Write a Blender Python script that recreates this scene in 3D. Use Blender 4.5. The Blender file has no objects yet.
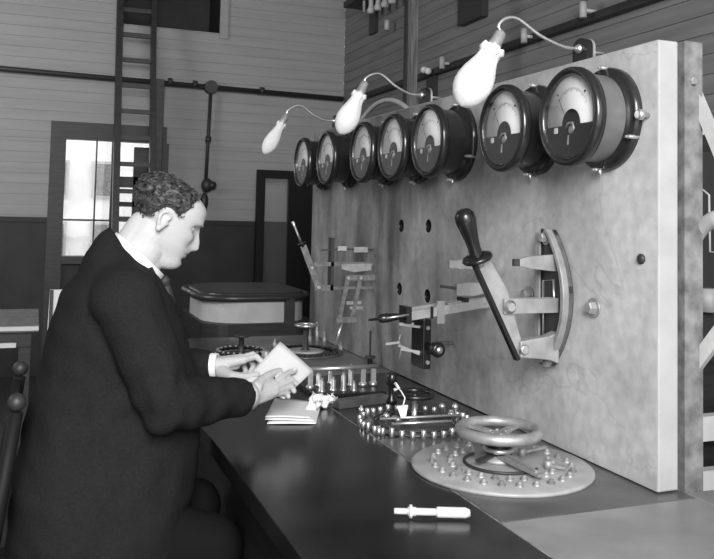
import bpy, bmesh, math, random
import numpy as np
from math import sin, cos, pi, radians, sqrt, exp
from mathutils import Vector, Matrix
random.seed(7)
COL = bpy.context.scene.collection
SC = bpy.context.scene

# ---------------------------------------------------------------- camera
F = 834.0; PX = 357.0; PY = 166.0; CAM = Vector((0, 0, 1.33))
_y, _p, _r = radians(20.9), radians(3.4), radians(1.3)
_f = Vector((sin(_y)*cos(_p), cos(_y)*cos(_p), sin(_p)))
_ri = Vector((cos(_y), -sin(_y), 0)); _u = _ri.cross(_f)
RR = _ri*cos(_r) + _u*sin(_r); UU = -_ri*sin(_r) + _u*cos(_r); FF = _f

def at(x, y, ax, v):
    """world point on the plane coordinate[ax] = v seen at photo position x, y"""
    d = RR*((x-PX)/F) + UU*((PY-y)/F) + FF
    return CAM + d*((v-CAM[ax])/d[ax])

cd = bpy.data.cameras.new('camera'); cam = bpy.data.objects.new('camera', cd); COL.objects.link(cam)
cam.matrix_world = Matrix(((RR.x, UU.x, -FF.x, CAM.x), (RR.y, UU.y, -FF.y, CAM.y), (RR.z, UU.z, -FF.z, CAM.z), (0, 0, 0, 1)))
cd.sensor_width = 36; cd.lens = F/714*36; cd.shift_x = 0; cd.shift_y = -(279.5-PY)/714
cd.clip_start = 0.02; cd.clip_end = 200
SC.camera = cam

# ---------------------------------------------------------------- materials
def mat(name, g, rough=.5, metal=0., spec=.5, var=0., scale=8., bump=0., bscale=40., emit=0., stretch=(1, 1, 1), detail=6, coat=0., var2=0., scale2=2.):
    m = bpy.data.materials.new(name); m.use_nodes = True
    nt = m.node_tree; b = nt.nodes['Principled BSDF']
    b.inputs['Base Color'].default_value = (g, g, g, 1)
    b.inputs['Roughness'].default_value = rough; b.inputs['Metallic'].default_value = metal
    b.inputs['Specular IOR Level'].default_value = spec
    b.inputs['Coat Weight'].default_value = coat
    tc = nt.nodes.new('ShaderNodeTexCoord'); mp = nt.nodes.new('ShaderNodeMapping'); mp.inputs['Scale'].default_value = stretch
    nt.links.new(tc.outputs['Object'], mp.inputs['Vector'])
    if var:
        n = nt.nodes.new('ShaderNodeTexNoise'); n.inputs['Scale'].default_value = scale; n.inputs['Detail'].default_value = detail
        nt.links.new(mp.outputs[0], n.inputs['Vector'])
        r = nt.nodes.new('ShaderNodeMapRange'); r.inputs['From Min'].default_value = .3; r.inputs['From Max'].default_value = .7
        r.inputs['To Min'].default_value = max(0, g-var); r.inputs['To Max'].default_value = g+var
        nt.links.new(n.outputs['Fac'], r.inputs['Value']); src = r.outputs[0]
        if var2:
            n2 = nt.nodes.new('ShaderNodeTexNoise'); n2.inputs['Scale'].default_value = scale2; n2.inputs['Detail'].default_value = 8
            nt.links.new(tc.outputs['Object'], n2.inputs['Vector'])
            r2 = nt.nodes.new('ShaderNodeMapRange'); r2.inputs['From Min'].default_value = .35; r2.inputs['From Max'].default_value = .62
            r2.inputs['To Min'].default_value = 1-var2; r2.inputs['To Max'].default_value = 1
            nt.links.new(n2.outputs['Fac'], r2.inputs['Value'])
            mu = nt.nodes.new('ShaderNodeMath'); mu.operation = 'MULTIPLY'
            nt.links.new(src, mu.inputs[0]); nt.links.new(r2.outputs[0], mu.inputs[1]); src = mu.outputs[0]
        nt.links.new(src, b.inputs['Base Color'])
    if bump:
        n = nt.nodes.new('ShaderNodeTexNoise'); n.inputs['Scale'].default_value = bscale; n.inputs['Detail'].default_value = 4
        nt.links.new(mp.outputs[0], n.inputs['Vector'])
        bp = nt.nodes.new('ShaderNodeBump'); bp.inputs['Strength'].default_value = bump; bp.inputs['Distance'].default_value = .004
        nt.links.new(n.outputs['Fac'], bp.inputs['Height']); nt.links.new(bp.outputs[0], b.inputs['Normal'])
    if emit:
        b.inputs['Emission Color'].default_value = (1, 1, 1, 1); b.inputs['Emission Strength'].default_value = emit
    return m

M = {}
def marble():
    m = mat('marble', .57, rough=.42, var=.08, scale=34, bump=.12, bscale=120, spec=.35, var2=.32, scale2=3.2)
    nt = m.node_tree; b = nt.nodes['Principled BSDF']
    lk = b.inputs['Base Color'].links[0].from_socket
    tc = [n for n in nt.nodes if n.type == 'TEX_COORD'][0]
    # thin pale and dark veins
    n = nt.nodes.new('ShaderNodeTexNoise'); n.inputs['Scale'].default_value = 1.7; n.inputs['Detail'].default_value = 9; n.inputs['Distortion'].default_value = .6
    nt.links.new(tc.outputs['Object'], n.inputs['Vector'])
    s = nt.nodes.new('ShaderNodeMath'); s.operation = 'SUBTRACT'; s.inputs[1].default_value = .5; nt.links.new(n.outputs['Fac'], s.inputs[0])
    a = nt.nodes.new('ShaderNodeMath'); a.operation = 'ABSOLUTE'; nt.links.new(s.outputs[0], a.inputs[0])
    r = nt.nodes.new('ShaderNodeMapRange'); r.inputs['From Min'].default_value = 0; r.inputs['From Max'].default_value = .006
    r.inputs['To Min'].default_value = .82; r.inputs['To Max'].default_value = 1; nt.links.new(a.outputs[0], r.inputs['Value'])
    mu = nt.nodes.new('ShaderNodeMath'); mu.operation = 'MULTIPLY'; nt.links.new(lk, mu.inputs[0]); nt.links.new(r.outputs[0], mu.inputs[1])
    # mottled stains; light falloff towards the far end (Y big) is painted in too
    sep = nt.nodes.new('ShaderNodeSeparateXYZ'); nt.links.new(tc.outputs['Object'], sep.inputs[0])
    ry = nt.nodes.new('ShaderNodeMapRange'); ry.inputs['From Min'].default_value = 1.55; ry.inputs['From Max'].default_value = 2.75
    ry.inputs['To Min'].default_value = 0; ry.inputs['To Max'].default_value = .95; nt.links.new(sep.outputs['Y'], ry.inputs['Value'])
    mp = nt.nodes.new('ShaderNodeMapping'); mp.inputs['Scale'].default_value = (1, 5.5, 1.5); nt.links.new(tc.outputs['Object'], mp.inputs['Vector'])
    n3 = nt.nodes.new('ShaderNodeTexNoise'); n3.inputs['Scale'].default_value = 1.3; n3.inputs['Detail'].default_value = 7; nt.links.new(mp.outputs[0], n3.inputs['Vector'])
    r3 = nt.nodes.new('ShaderNodeMapRange'); r3.inputs['From Min'].default_value = .36; r3.inputs['From Max'].default_value = .66
    r3.inputs['To Min'].default_value = .45; r3.inputs['To Max'].default_value = .92; nt.links.new(n3.outputs['Fac'], r3.inputs['Value'])
    m3 = nt.nodes.new('ShaderNodeMath'); m3.operation = 'MULTIPLY'; nt.links.new(r3.outputs[0], m3.inputs[0]); nt.links.new(ry.outputs[0], m3.inputs[1])
    iv = nt.nodes.new('ShaderNodeMath'); iv.operation = 'SUBTRACT'; iv.inputs[0].default_value = 1; nt.links.new(m3.outputs[0], iv.inputs[1])
    mu2 = nt.nodes.new('ShaderNodeMath'); mu2.operation = 'MULTIPLY'; nt.links.new(mu.outputs[0], mu2.inputs[0]); nt.links.new(iv.outputs[0], mu2.inputs[1])
    nt.links.new(mu2.outputs[0], b.inputs['Base Color'])
    return m
M['marble'] = marble()
M['marble_cut'] = mat('marble_cut', .36, rough=.7, var=.03, scale=14)
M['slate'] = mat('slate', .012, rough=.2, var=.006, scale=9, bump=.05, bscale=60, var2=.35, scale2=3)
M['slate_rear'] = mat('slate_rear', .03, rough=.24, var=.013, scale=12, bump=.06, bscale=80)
M['slate_mid'] = mat('slate_mid', .09, rough=.28, var=.03, scale=7, bump=.06, bscale=80)  # lightened part way towards the painted glare
M['slate_near'] = mat('pale_slate', .23, rough=.35, var=.06, scale=6, bump=.06, bscale=80)  # glare on the near desk top, painted as a paler slate
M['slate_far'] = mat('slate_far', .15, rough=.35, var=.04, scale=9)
M['edge'] = mat('worn_edge', .2, rough=.6, var=.1, scale=60)  # light caught on the panel bevels, painted as a pale tone
M['dial_marble'] = mat('dial_marble', .33, rough=.4, var=.06, scale=18, bump=.1)
M['dial_slate'] = mat('dial_slate', .07, rough=.3, var=.03, scale=20)
M['enamel'] = mat('black_enamel', .018, rough=.22, spec=.6, bump=.03, bscale=30)
M['enamel_grey'] = mat('grey_lacquer', .2, rough=.38, metal=.5, bump=.05, bscale=30, var=.04, scale=12)  # pale sheen of a black case, painted as grey
M['rubber'] = mat('hard_rubber', .012, rough=.25)
M['brass'] = mat('brass', .62, rough=.33, metal=.85, var=.08, scale=30)
M['brass_dull'] = mat('brushed_brass', .36, rough=.5, metal=.5, var=.07, scale=40)
M['brass_dark'] = mat('tarnished_brass', .17, rough=.45, metal=.3, var=.06, scale=50)  # darker brass for the far switches, light falloff put into the colour
M['copper'] = mat('copper_arm', .31, rough=.5, metal=.35, var=.06, scale=30)
M['steel'] = mat('painted_steel', .16, rough=.6, var=.07, scale=30, bump=.3, bscale=60)
M['steel_pale'] = mat('pale_steel', .38, rough=.6, var=.06, scale=20)
M['iron'] = mat('dark_iron', .03, rough=.5, bump=.2)
M['wood'] = mat('dark_wood', .02, rough=.5, var=.01, scale=6, stretch=(1, 1, 12))
M['chair_wood'] = mat('blackened_wood', .009, rough=.6, spec=.2)
M['wood_worn'] = mat('worn_timber', .12, rough=.7, var=.07, scale=9, stretch=(8, 8, .6), bump=.3)
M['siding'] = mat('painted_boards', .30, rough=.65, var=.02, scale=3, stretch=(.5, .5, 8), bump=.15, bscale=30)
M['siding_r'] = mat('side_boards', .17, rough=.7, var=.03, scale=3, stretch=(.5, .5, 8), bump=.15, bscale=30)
M['wainscot'] = mat('dark_wainscot', .012, rough=.6, var=.006, scale=6)
M['floor'] = mat('floor_boards', .035, rough=.6, var=.015, scale=5, stretch=(10, 1, 1))
M['ceiling'] = mat('ceiling_boards', .2, rough=.8, var=.03, scale=5)
M['white'] = mat('white_paint', .62, rough=.6, var=.05, scale=10)
M['pale'] = mat('pale_panel', .45, rough=.6, var=.04, scale=12)
M['leather'] = mat('dark_leather', .03, rough=.35, bump=.2, bscale=60)
M['paper'] = mat('paper', .8, rough=.8, var=.02, scale=15)
M['paper_held'] = mat('held_sheet', .58, rough=.85, var=.02, scale=15)
M['cloth_white'] = mat('white_cloth', .75, rough=.9, bump=.3, bscale=60)
M['bulb'] = mat('lit_bulb_cover', .6, rough=.9, emit=.1, bump=.5, bscale=50)
M['dialface'] = mat('dial_card', .9, rough=.5, var=.03, scale=10)
M['flat_black'] = mat('flat_black', .008, rough=.7, spec=.2)
M['ink'] = mat('ink', .02, rough=.8)
M['coat'] = mat('black_wool', .017, rough=.95, spec=.1, var=.003, scale=160, bump=.5, bscale=160)
M['trouser'] = mat('dark_trousers', .009, rough=.95, spec=.1, bump=.4, bscale=120)
M['skin'] = mat('skin', .49, rough=.6, spec=.3, var=.03, scale=14, bump=.18, bscale=90)
M['lips'] = mat('lips', .3, rough=.5)
M['eye'] = mat('eyeball', .3, rough=.2)
M['hair'] = mat('curly_hair', .045, rough=.5, spec=.5, var=.045, scale=70, bump=.8, bscale=130)
M['shirt'] = mat('white_shirt', .8, rough=.8)
M['tie'] = mat('patterned_tie', .03, rough=.7, var=.025, scale=160)
M['shoe'] = mat('shoe_leather', .015, rough=.3)
M['brick'] = mat('pale_masonry', .8, rough=.8, var=.12, scale=2.5)
M['ground'] = mat('yard', .25, rough=.9, var=.05, scale=1)

def glass(name, refl=.09, veil=0):
    m = bpy.data.materials.new(name); m.use_nodes = True; nt = m.node_tree; nt.nodes.clear()
    o = nt.nodes.new('ShaderNodeOutputMaterial'); t = nt.nodes.new('ShaderNodeBsdfTransparent'); g = nt.nodes.new('ShaderNodeBsdfGlossy')
    g.inputs['Roughness'].default_value = .03; g.inputs['Color'].default_value = (1, 1, 1, 1)
    lw = nt.nodes.new('ShaderNodeLayerWeight'); pw = nt.nodes.new('ShaderNodeMath'); pw.operation = 'POWER'; pw.inputs[1].default_value = 3.5
    nt.links.new(lw.outputs['Facing'], pw.inputs[0]); ma = nt.nodes.new('ShaderNodeMath'); ma.operation = 'MULTIPLY_ADD'; ma.inputs[1].default_value = .5; ma.inputs[2].default_value = .04
    nt.links.new(pw.outputs[0], ma.inputs[0])
    mx = nt.nodes.new('ShaderNodeMixShader'); nt.links.new(ma.outputs[0], mx.inputs[0]); nt.links.new(t.outputs[0], mx.inputs[1]); nt.links.new(g.outputs[0], mx.inputs[2])
    out = mx
    if veil:
        d = nt.nodes.new('ShaderNodeBsdfDiffuse'); d.inputs['Color'].default_value = (.6, .6, .6, 1)
        m2 = nt.nodes.new('ShaderNodeMixShader'); m2.inputs[0].default_value = veil
        nt.links.new(mx.outputs[0], m2.inputs[1]); nt.links.new(d.outputs[0], m2.inputs[2]); out = m2
    nt.links.new(out.outputs[0], o.inputs[0]); return m
M['glass'] = glass('clear_glass'); M['pane'] = glass('dusty_pane', veil=.06)

# ---------------------------------------------------------------- mesh building
class MB:
    def __init__(s): s.v = []; s.f = []; s.sm = []
    def add(s, vs, fs, smooth=False):
        o = len(s.v); s.v += [tuple(v) for v in vs]; s.f += [tuple(i+o for i in f) for f in fs]; s.sm += [smooth]*len(fs); return s
    def box(s, a, b, rot=None, piv=None):
        x0, y0, z0 = a; x1, y1, z1 = b
        vs = [Vector(p) for p in ((x0, y0, z0), (x1, y0, z0), (x1, y1, z0), (x0, y1, z0), (x0, y0, z1), (x1, y0, z1), (x1, y1, z1), (x0, y1, z1))]
        if rot: vs = [rot @ (v-Vector(piv)) + Vector(piv) for v in vs]
        return s.add(vs, [(0, 3, 2, 1), (4, 5, 6, 7), (0, 1, 5, 4), (1, 2, 6, 5), (2, 3, 7, 6), (3, 0, 4, 7)])
    def bar(s, p, q, w, h, up=(0, 0, 1)):
        p = Vector(p); q = Vector(q); d = (q-p).normalized(); up = Vector(up)
        if abs(d.dot(up)) > .98: up = Vector((1, 0, 0))
        a = d.cross(up).normalized(); b = a.cross(d).normalized()
        vs = []
        for e in (p, q):
            for i, j in ((-1, -1), (1, -1), (1, 1), (-1, 1)): vs.append(e + a*(i*w/2) + b*(j*h/2))
        return s.add(vs, [(0, 1, 2, 3), (7, 6, 5, 4), (0, 4, 5, 1), (1, 5, 6, 2), (2, 6, 7, 3), (3, 7, 4, 0)])
    def lathe(s, prof, o=(0, 0, 0), d=(0, 0, 1), n=32, cap=True):
        """prof: list of (radius, distance along d)"""
        o = Vector(o); d = Vector(d).normalized(); t = Vector((0, 0, 1)) if abs(d.z) < .9 else Vector((1, 0, 0))
        a = d.cross(t).normalized(); b = d.cross(a)
        vs = []; fs = []
        for r, h in prof:
            for k in range(n):
                an = 2*pi*k/n; vs.append(o + d*h + (a*cos(an)+b*sin(an))*max(r, 1e-5))
        for i in range(len(prof)-1):
            for k in range(n):
                k2 = (k+1) % n; fs.append((i*n+k, i*n+k2, (i+1)*n+k2, (i+1)*n+k))
        s.add(vs, fs, True)
        if cap:
            if prof[0][0] > 1e-4: s.add(vs[:n], [tuple(range(n))[::-1]])
            if prof[-1][0] > 1e-4: s.add(vs[-n:], [tuple(range(n))])
        return s
    def cyl(s, p, q, r, r2=None, n=20):
        p = Vector(p); q = Vector(q); r2 = r if r2 is None else r2
        return s.lathe([(r, 0), (r2, (q-p).length)], p, q-p, n)
    def cap(s, p, q, r1, r2, n=18, m=5):
        p = Vector(p); q = Vector(q); L = (q-p).length
        pr = [(r1*sin(pi/2*i/m), -r1*cos(pi/2*i/m)) for i in range(m+1)] + [(r2*cos(pi/2*i/m), L+r2*sin(pi/2*i/m)) for i in range(m+1)]
        return s.lathe(pr, p, q-p if L > 1e-6 else (0, 0, 1), n, False)
    def ball(s, c, r, sc=(1, 1, 1), rot=None, n=20, m=12):
        vs = []; fs = []
        for i in range(m+1):
            for k in range(n):
                v = Vector((sin(pi*i/m)*cos(2*pi*k/n)*sc[0], sin(pi*i/m)*sin(2*pi*k/n)*sc[1], cos(pi*i/m)*sc[2]))*r
                if rot: v = rot @ v
                vs.append(v+Vector(c))
        for i in range(m):
            for k in range(n): fs.append((i*n+k, (i+1)*n+k, (i+1)*n+(k+1) % n, i*n+(k+1) % n))
        return s.add(vs, fs, True)
    def tube(s, pts, r, n=10, closed=False, rs=None):
        pts = [Vector(p) for p in pts]; N = len(pts); vs = []; fs = []
        prev = None
        for i, p in enumerate(pts):
            if closed: d = pts[(i+1) % N]-pts[i-1]
            else: d = pts[min(i+1, N-1)]-pts[max(i-1, 0)]
            d.normalize()
            if prev is None:
                t = Vector((0, 0, 1)) if abs(d.z) < .9 else Vector((1, 0, 0)); a = d.cross(t).normalized()
            else: a = (prev - d*prev.dot(d)).normalized()
            prev = a; b = d.cross(a); rr = rs[i] if rs else r
            for k in range(n): vs.append(p+(a*cos(2*pi*k/n)+b*sin(2*pi*k/n))*rr)
        for i in range(N if closed else N-1):
            j = (i+1) % N
            for k in range(n): fs.append((i*n+k, i*n+(k+1) % n, j*n+(k+1) % n, j*n+k))
        s.add(vs, fs, True)
        if not closed: s.add(vs[:n], [tuple(range(n))[::-1]]); s.add(vs[-n:], [tuple(range(n))])
        return s
    def torus(s, c, R, r, d=(0, 0, 1), n=48, m=10, arc=None):
        d = Vector(d).normalized(); t = Vector((0, 0, 1)) if abs(d.z) < .9 else Vector((1, 0, 0))
        a = d.cross(t).normalized(); b = d.cross(a); c = Vector(c)
        if arc:
            return s.tube([c+(a*cos(arc[0]+(arc[1]-arc[0])*i/n)+b*sin(arc[0]+(arc[1]-arc[0])*i/n))*R for i in range(n+1)], r, m)
        return s.tube([c+(a*cos(2*pi*i/n)+b*sin(2*pi*i/n))*R for i in range(n)], r, m, True)
    def prism(s, poly, ext):
        """poly: 3d points of one face, ext: extrusion vector"""
        poly = [Vector(p) for p in poly]; e = Vector(ext); n = len(poly)
        return s.add(poly+[p+e for p in poly], [tuple(range(n))[::-1], tuple(range(n, 2*n))]+[(i, (i+1) % n, n+(i+1) % n, n+i) for i in range(n)])
    def hexb(s, c, d, r, h):
        i = len(s.sm); s.lathe([(r, 0), (r, h*.8), (r*.8, h)], c, d, 6); s.sm[i:] = [False]*(len(s.sm)-i); return s
    def build(s, name, m, parent=None, loc=None, bevel=0):
        me = bpy.data.meshes.new(name)
        off = Vector(loc) if loc is not None else Vector((0, 0, 0))
        me.from_pydata([Vector(v)-off for v in s.v], [], s.f); me.polygons.foreach_set('use_smooth', s.sm); me.update()
        bm = bmesh.new(); bm.from_mesh(me); bmesh.ops.remove_doubles(bm, verts=bm.verts, dist=1e-6); bmesh.ops.recalc_face_normals(bm, faces=bm.faces); bm.to_mesh(me); bm.free()
        me.materials.append(m if not isinstance(m, str) else M[m])
        o = bpy.data.objects.new(name, me); COL.objects.link(o)
        if parent is not None:
            o.parent = parent
            if loc is None: o.location = -world(parent)
            else: o.location = off - world(parent)
        else: o.location = off
        if bevel:
            bv = o.modifiers.new('bevel', 'BEVEL'); bv.width = bevel; bv.segments = 2; bv.limit_method = 'ANGLE'
        return o

def world(o):
    v = Vector(o.location)
    while o.parent: o = o.parent; v = v+Vector(o.location)
    return v
def tag(o, label=None, cat=None, group=None, kind=None):
    if label: o['label'] = label
    if cat: o['category'] = cat
    if group: o['group'] = group
    if kind: o['kind'] = kind
    return o
def thing(name, loc, label, cat, group=None):
    o = bpy.data.objects.new(name, None); o.empty_display_size = .05; COL.objects.link(o); o.location = loc
    return tag(o, label, cat, group)
def children(o): return [c for c in COL.objects if c.parent == o]
def copy_tree(o, parent=None):
    c = o.copy(); COL.objects.link(c); c.parent = parent
    for ch in children(o): copy_tree(ch, c)
    return c

def remesh(obj, voxel, smooth=0, noise=None):
    md = obj.modifiers.new('r', 'REMESH'); md.mode = 'VOXEL'; md.voxel_size = voxel; md.use_smooth_shade = True
    if smooth:
        sm = obj.modifiers.new('s', 'SMOOTH'); sm.iterations = smooth; sm.factor = .5
    dg = bpy.context.evaluated_depsgraph_get(); dg.update()
    me = bpy.data.meshes.new_from_object(obj.evaluated_get(dg)); obj.modifiers.clear()
    mt = obj.data.materials[0]; obj.data = me; me.materials.clear(); me.materials.append(mt)
    if noise:
        for v in me.vertices: noise(v)
    me.polygons.foreach_set('use_smooth', [True]*len(me.polygons)); me.update()
    return obj

# ---------------------------------------------------------------- the room
YB, XR, ZC, DADO = 7.2, 2.6, 3.75, 1.25
def siding_boards(mb, a, b, z0, z1, face, horiz, pitch=.085):
    """clapboard strips, each board tilted a little; face(t, z, d) -> point"""
    z = z0
    while z < z1-1e-4:
        z2 = min(z1, (math.floor(z/pitch+1e-4)+1)*pitch)
        g = .003
        vs = [face(a, z, .0), face(b, z, .0), face(b, z2-g, 0), face(a, z2-g, 0), face(b, z2-g, .008), face(a, z2-g, .008), face(b, z2, .008), face(a, z2, .008), face(b, z2, 0), face(a, z2, 0)]
        mb.add(vs, [(0, 1, 2, 3), (3, 2, 4, 5), (5, 4, 6, 7), (7, 6, 8, 9)])
        z = z2
fb = lambda t, z, d: (t, YB+d, z)
wb = MB()
HX0, HX1, HZ = .60, 1.43, 2.90          # loft hatch
WX0, WX1, WZ0, WZ1 = .20, .90, .95, 1.90  # sash opening
XL = -3.2
siding_boards(wb, XL, HX0, WZ1, ZC, fb, 1); siding_boards(wb, HX1, XR, WZ1, ZC, fb, 1); siding_boards(wb, HX0, HX1, WZ1, HZ, fb, 1)
siding_boards(wb, XL, WX0, DADO, WZ1, fb, 1); siding_boards(wb, WX1, XR, DADO, WZ1, fb, 1)
wall = wb.build('wall_back', 'siding'); tag(wall, 'grey clapboard rear wall of the room', kind='structure')
w = MB(); w.box((XL, YB-.02, 0), (WX0, YB+.05, DADO)).box((WX1, YB-.02, 0), (XR, YB+.05, DADO)).box((WX0, YB-.02, 0), (WX1, YB+.05, WZ0))
w.box((XL, YB-.035, DADO-.03), (.08, YB-.02, DADO+.01)).box((1.0, YB-.035, DADO-.03), (XR, YB-.02, DADO+.01))
w.build('wainscot', 'wainscot', wall)
# hatch recess
h = MB(); h.box((HX0-.02, YB+.5, HZ-.05), (HX1+.02, YB+.55, ZC)).box((HX0-.03, YB, HZ-.05), (HX0, YB+.55, ZC)).box((HX1, YB, HZ-.05), (HX1+.03, YB+.55, ZC)).box((HX0, YB+.01, HZ-.05), (HX1, YB+.55, HZ))
h.build('hatch_recess', 'wainscot', wall)
h = MB(); h.box((HX1, YB-.02, HZ-.05), (HX1+.07, YB, ZC)).box((HX0-.07, YB-.02, HZ-.05), (HX0, YB, ZC))
tr = h.build('trim_1', 'siding'); tag(tr, 'pale boards framing the loft hatch', kind='structure')
fr = lambda t, z, d: (XR+d, t, z)
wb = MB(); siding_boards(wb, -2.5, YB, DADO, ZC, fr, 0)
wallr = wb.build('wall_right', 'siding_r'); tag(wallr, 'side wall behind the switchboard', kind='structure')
MB().box((XR-.02, -2.5, 0), (XR+.05, YB, DADO)).build('wainscot', 'wainscot', wallr)
wl = MB().box((XL-.1, -2.5, 0), (XL, YB, ZC)).build('wall_left', 'siding_r'); tag(wl, 'far left wall', kind='structure')
fl = MB().box((XL-.1, -2.5, -.1), (XR+.05, YB+.05, 0)).build('floor', 'floor'); tag(fl, 'dark floor', kind='structure')
ce = MB().box((XL-.1, -2.5, ZC), (XR+.05, YB+.6, ZC+.1)).build('ceiling', 'ceiling'); tag(ce, 'ceiling', kind='structure')
# outside
gr = MB().box((-8, YB+.7, -.2), (9, 20, -.12)).build('yard_ground', 'ground'); tag(gr, 'yard outside the sash window', kind='structure')
b = thing('masonry_building', (.2, 15, -.12), 'pale masonry building seen through the sash window', 'building')
bb = MB(); bb.box((-.35, 13, -.12), (5, 15, 3.4)); bb.build('wall', 'brick', b)
for x, z in ((.12, 1.5), (.75, 1.5), (.12, .6), (.75, .6)):
    wf = MB(); wf.box((x, 12.95, z), (x+.3, 13.0, z+.55)); o = wf.build('window', 'pale', b)
    MB().box((x+.04, 12.94, z+.04), (x+.26, 12.95, z+.51)).build('pane', 'steel', o)
# sash window with its dark casing
wn = thing('window_1', (.5, YB, .9), 'tall dark cased sash window behind the ladder', 'window'); wn['kind'] = 'structure'; del wn['category']
c = MB(); y0, y1 = YB-.06, YB+.05
c.box((.08, y0, .0), (WX0, y1, 2.04)).box((WX0, y0, WZ1), (1.0, y1, 2.04)).box((WX1-.02, y0, .0), (1.02, y1, WZ1)).box((WX0, y0-.03, WZ0-.06), (WX1, y1, WZ0))
c.build('casing', 'wood', wn)
c = MB(); c.box((.435, YB-.03, WZ0), (.447, YB+.01, WZ1)).box((WX0, YB-.03, 1.235), (WX1, YB+.01, 1.25)).box((.56, YB-.035, WZ0), (.60, YB+.01, WZ1))
c.box((.60, YB-.035, 1.52), (WX1, YB+.01, 1.61)).box((.60, YB-.035, 1.36), (WX1, YB+.01, 1.40)).box((.74, YB-.035, WZ0), (WX1, YB+.01, 1.86))
c.build('sash_bar', 'wood', wn)
MB().box((WX0, YB-.012, WZ0), (WX1, YB-.008, WZ1)).build('pane', 'pane', wn)

# ---------------------------------------------------------------- background things
LY = 6.75
t = thing('ladder', (.7, LY, 0), 'dark wooden ladder rising to the loft hatch before the sash window', 'ladder')
MB().bar((.565, LY-.35, 0), (.565, LY+.3, 3.3), .05, .07, (0, 1, 0)).build('stile', 'wood', t)
MB().bar((.835, LY-.35, 0), (.835, LY+.3, 3.3), .04, .07, (0, 1, 0)).build('stile', 'wood', t)
for k in range(14):
    z = .2+.213*k; y = LY-.35+.65*z/3.3
    MB().bar((.565, y, z), (.835, y, z), .035, .035).build('rung', 'wood', t)
tag(MB().box((.86, 6.98, 0), (.945, 7.04, 2.42)).build('leaning_plank', 'wood', bevel=.004), 'dark plank standing upright just right of the ladder', 'plank')
# conduits
t = thing('conduit_pipe', (1.37, YB-.08, 2.42), 'horizontal dark conduit running along the rear wall at lamp height', 'pipe')
p0 = Vector((XL+.01, YB-.06, at(-20, 66, 1, YB-.06).z+.03)); p1 = at(343, 99, 1, YB-.06)
MB().cyl(p0, p1, .022).build('pipe', 'iron', t)
for x in (170, 195, 262): MB().cyl(at(x-2, 66+x*.096-.5, 1, YB-.06), at(x+2, 66+(x+4)*.096-.5, 1, YB-.06), .034).build('coupling', 'iron', t)
j = at(211, 87, 1, YB-.07)
t = thing('drop_conduit', (j.x, j.y, j.z), 'vertical conduit with round junction box dropping to a wall switch', 'pipe')
MB().cyl(j+Vector((0, -.03, 0)), j+Vector((0, .06, 0)), .055).build('junction_box', 'iron', t)
MB().cyl(j, (j.x-.02, j.y, 1.5), .015).build('pipe', 'iron', t)
MB().cyl((j.x-.007, j.y, 1.98), (j.x-.009, j.y, 1.93), .025).build('coupling', 'iron', t)
MB().ball((j.x-.01, j.y-.02, 1.56), .05, (1, .8, 1.2)).ball((j.x-.03, j.y-.02, 1.42), .045, (.8, .8, 1.7)).ball((j.x+.035, j.y-.03, 1.56), .035).build('switch_body', 'iron', t)
# dark open frame in front of the wall
t = thing('timber_screen', (2.05, 6.9, 0), 'tall dark timber screen with glass standing by the rear wall beneath the farthest lamp', 'screen')
q = MB(); q.box((1.735, 6.88, 0), (1.80, 6.94, 1.63)).box((2.01, 6.88, 0), (2.5, 6.94, 1.63)).box((1.735, 6.88, 1.63), (2.5, 6.94, 1.70)).box((1.8, 6.89, 0.1), (2.01, 6.93, .2)); q.build('frame', 'chair_wood', t)
MB().box((1.80, 6.905, .2), (2.01, 6.91, 1.63)).build('glass_pane', 'pane', t)

# rounded machine housing beyond the desk
t = thing('rounded_housing', (1.1, 4.5, 0), 'low rounded housing with pale side and dark padded rim, beyond the far desk end', 'housing')
def rrect(x0, x1, y0, y1, r, n=8):
    P = []
    for cx, cy, a0 in ((x1-r, y0+r, -pi/2), (x1-r, y1-r, 0), (x0+r, y1-r, pi/2), (x0+r, y0+r, pi)):
        for i in range(n+1): P.append((cx+r*cos(a0+pi/2*i/n), cy+r*sin(a0+pi/2*i/n)))
    return P
MB().prism([(x, y, .77) for x, y in rrect(.82, 1.37, 4.2, 4.9, .2)], (0, 0, .105)).build('curved_side', 'pale', t)
MB().prism([(x, y, .0) for x, y in rrect(.80, 1.40, 4.17, 4.95, .12)], (0, 0, .77)).build('base', 'wood', t)
MB().tube([(x, y, .895) for x, y in rrect(.79, 1.39, 4.19, 4.92, .2)], .018, 12, True).build('padded_rim', 'leather', t)
MB().prism([(x, y, .885) for x, y in rrect(.81, 1.37, 4.21, 4.9, .19)], (0, 0, .035)).build('lid', 'leather', t, bevel=.015)
MB().box((1.22, 4.18, .77), (1.27, 4.21, .89)).build('strap', 'wood', t)
# work table at far left
t = thing('work_table', (-.9, 4.2, 0), 'dark work table with pale front edge at the far left behind the man', 'table')
za = at(10, 328, 1, 4.0).z
MB().box((-1.8, 4.0, za-.02), (.03, 4.7, za+.004)).build('table_top', 'steel', t)
MB().box((-1.8, 3.985, za-.012), (.03, 4.0, za+.006)).build('front_edge', 'white', t)
MB().box((-1.8, 4.04, za-.09), (.0, 4.66, za-.02)).build('apron', 'wood', t)
MB().box((-1.8, 3.99, za-.085), (-.06, 4.01, za-.065)).build('pale_strip', 'white', t)
for x in (-1.75, -.05):
    for y in (4.06, 4.6): MB().box((x, y, 0), (x+.05, y+.05, za-.09)).build('leg', 'wood', t)
sb = [at(a, b, 1, 3.2) for a, b in ((50, 290), (59, 290), (54, 322), (46, 350), (45, 332))]
t = thing('paper_roll', (sb[3].x, 3.2, 0), 'narrow white upright board edge showing just behind the seated man', 'board')
MB().prism([(sb[0].x, 3.2, sb[0].z), (sb[1].x+.03, 3.2, sb[0].z), (sb[1].x+.03, 3.2, .0), (sb[0].x-.02, 3.2, .0)], (0, .02, 0)).build('board', 'white', t)
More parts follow.
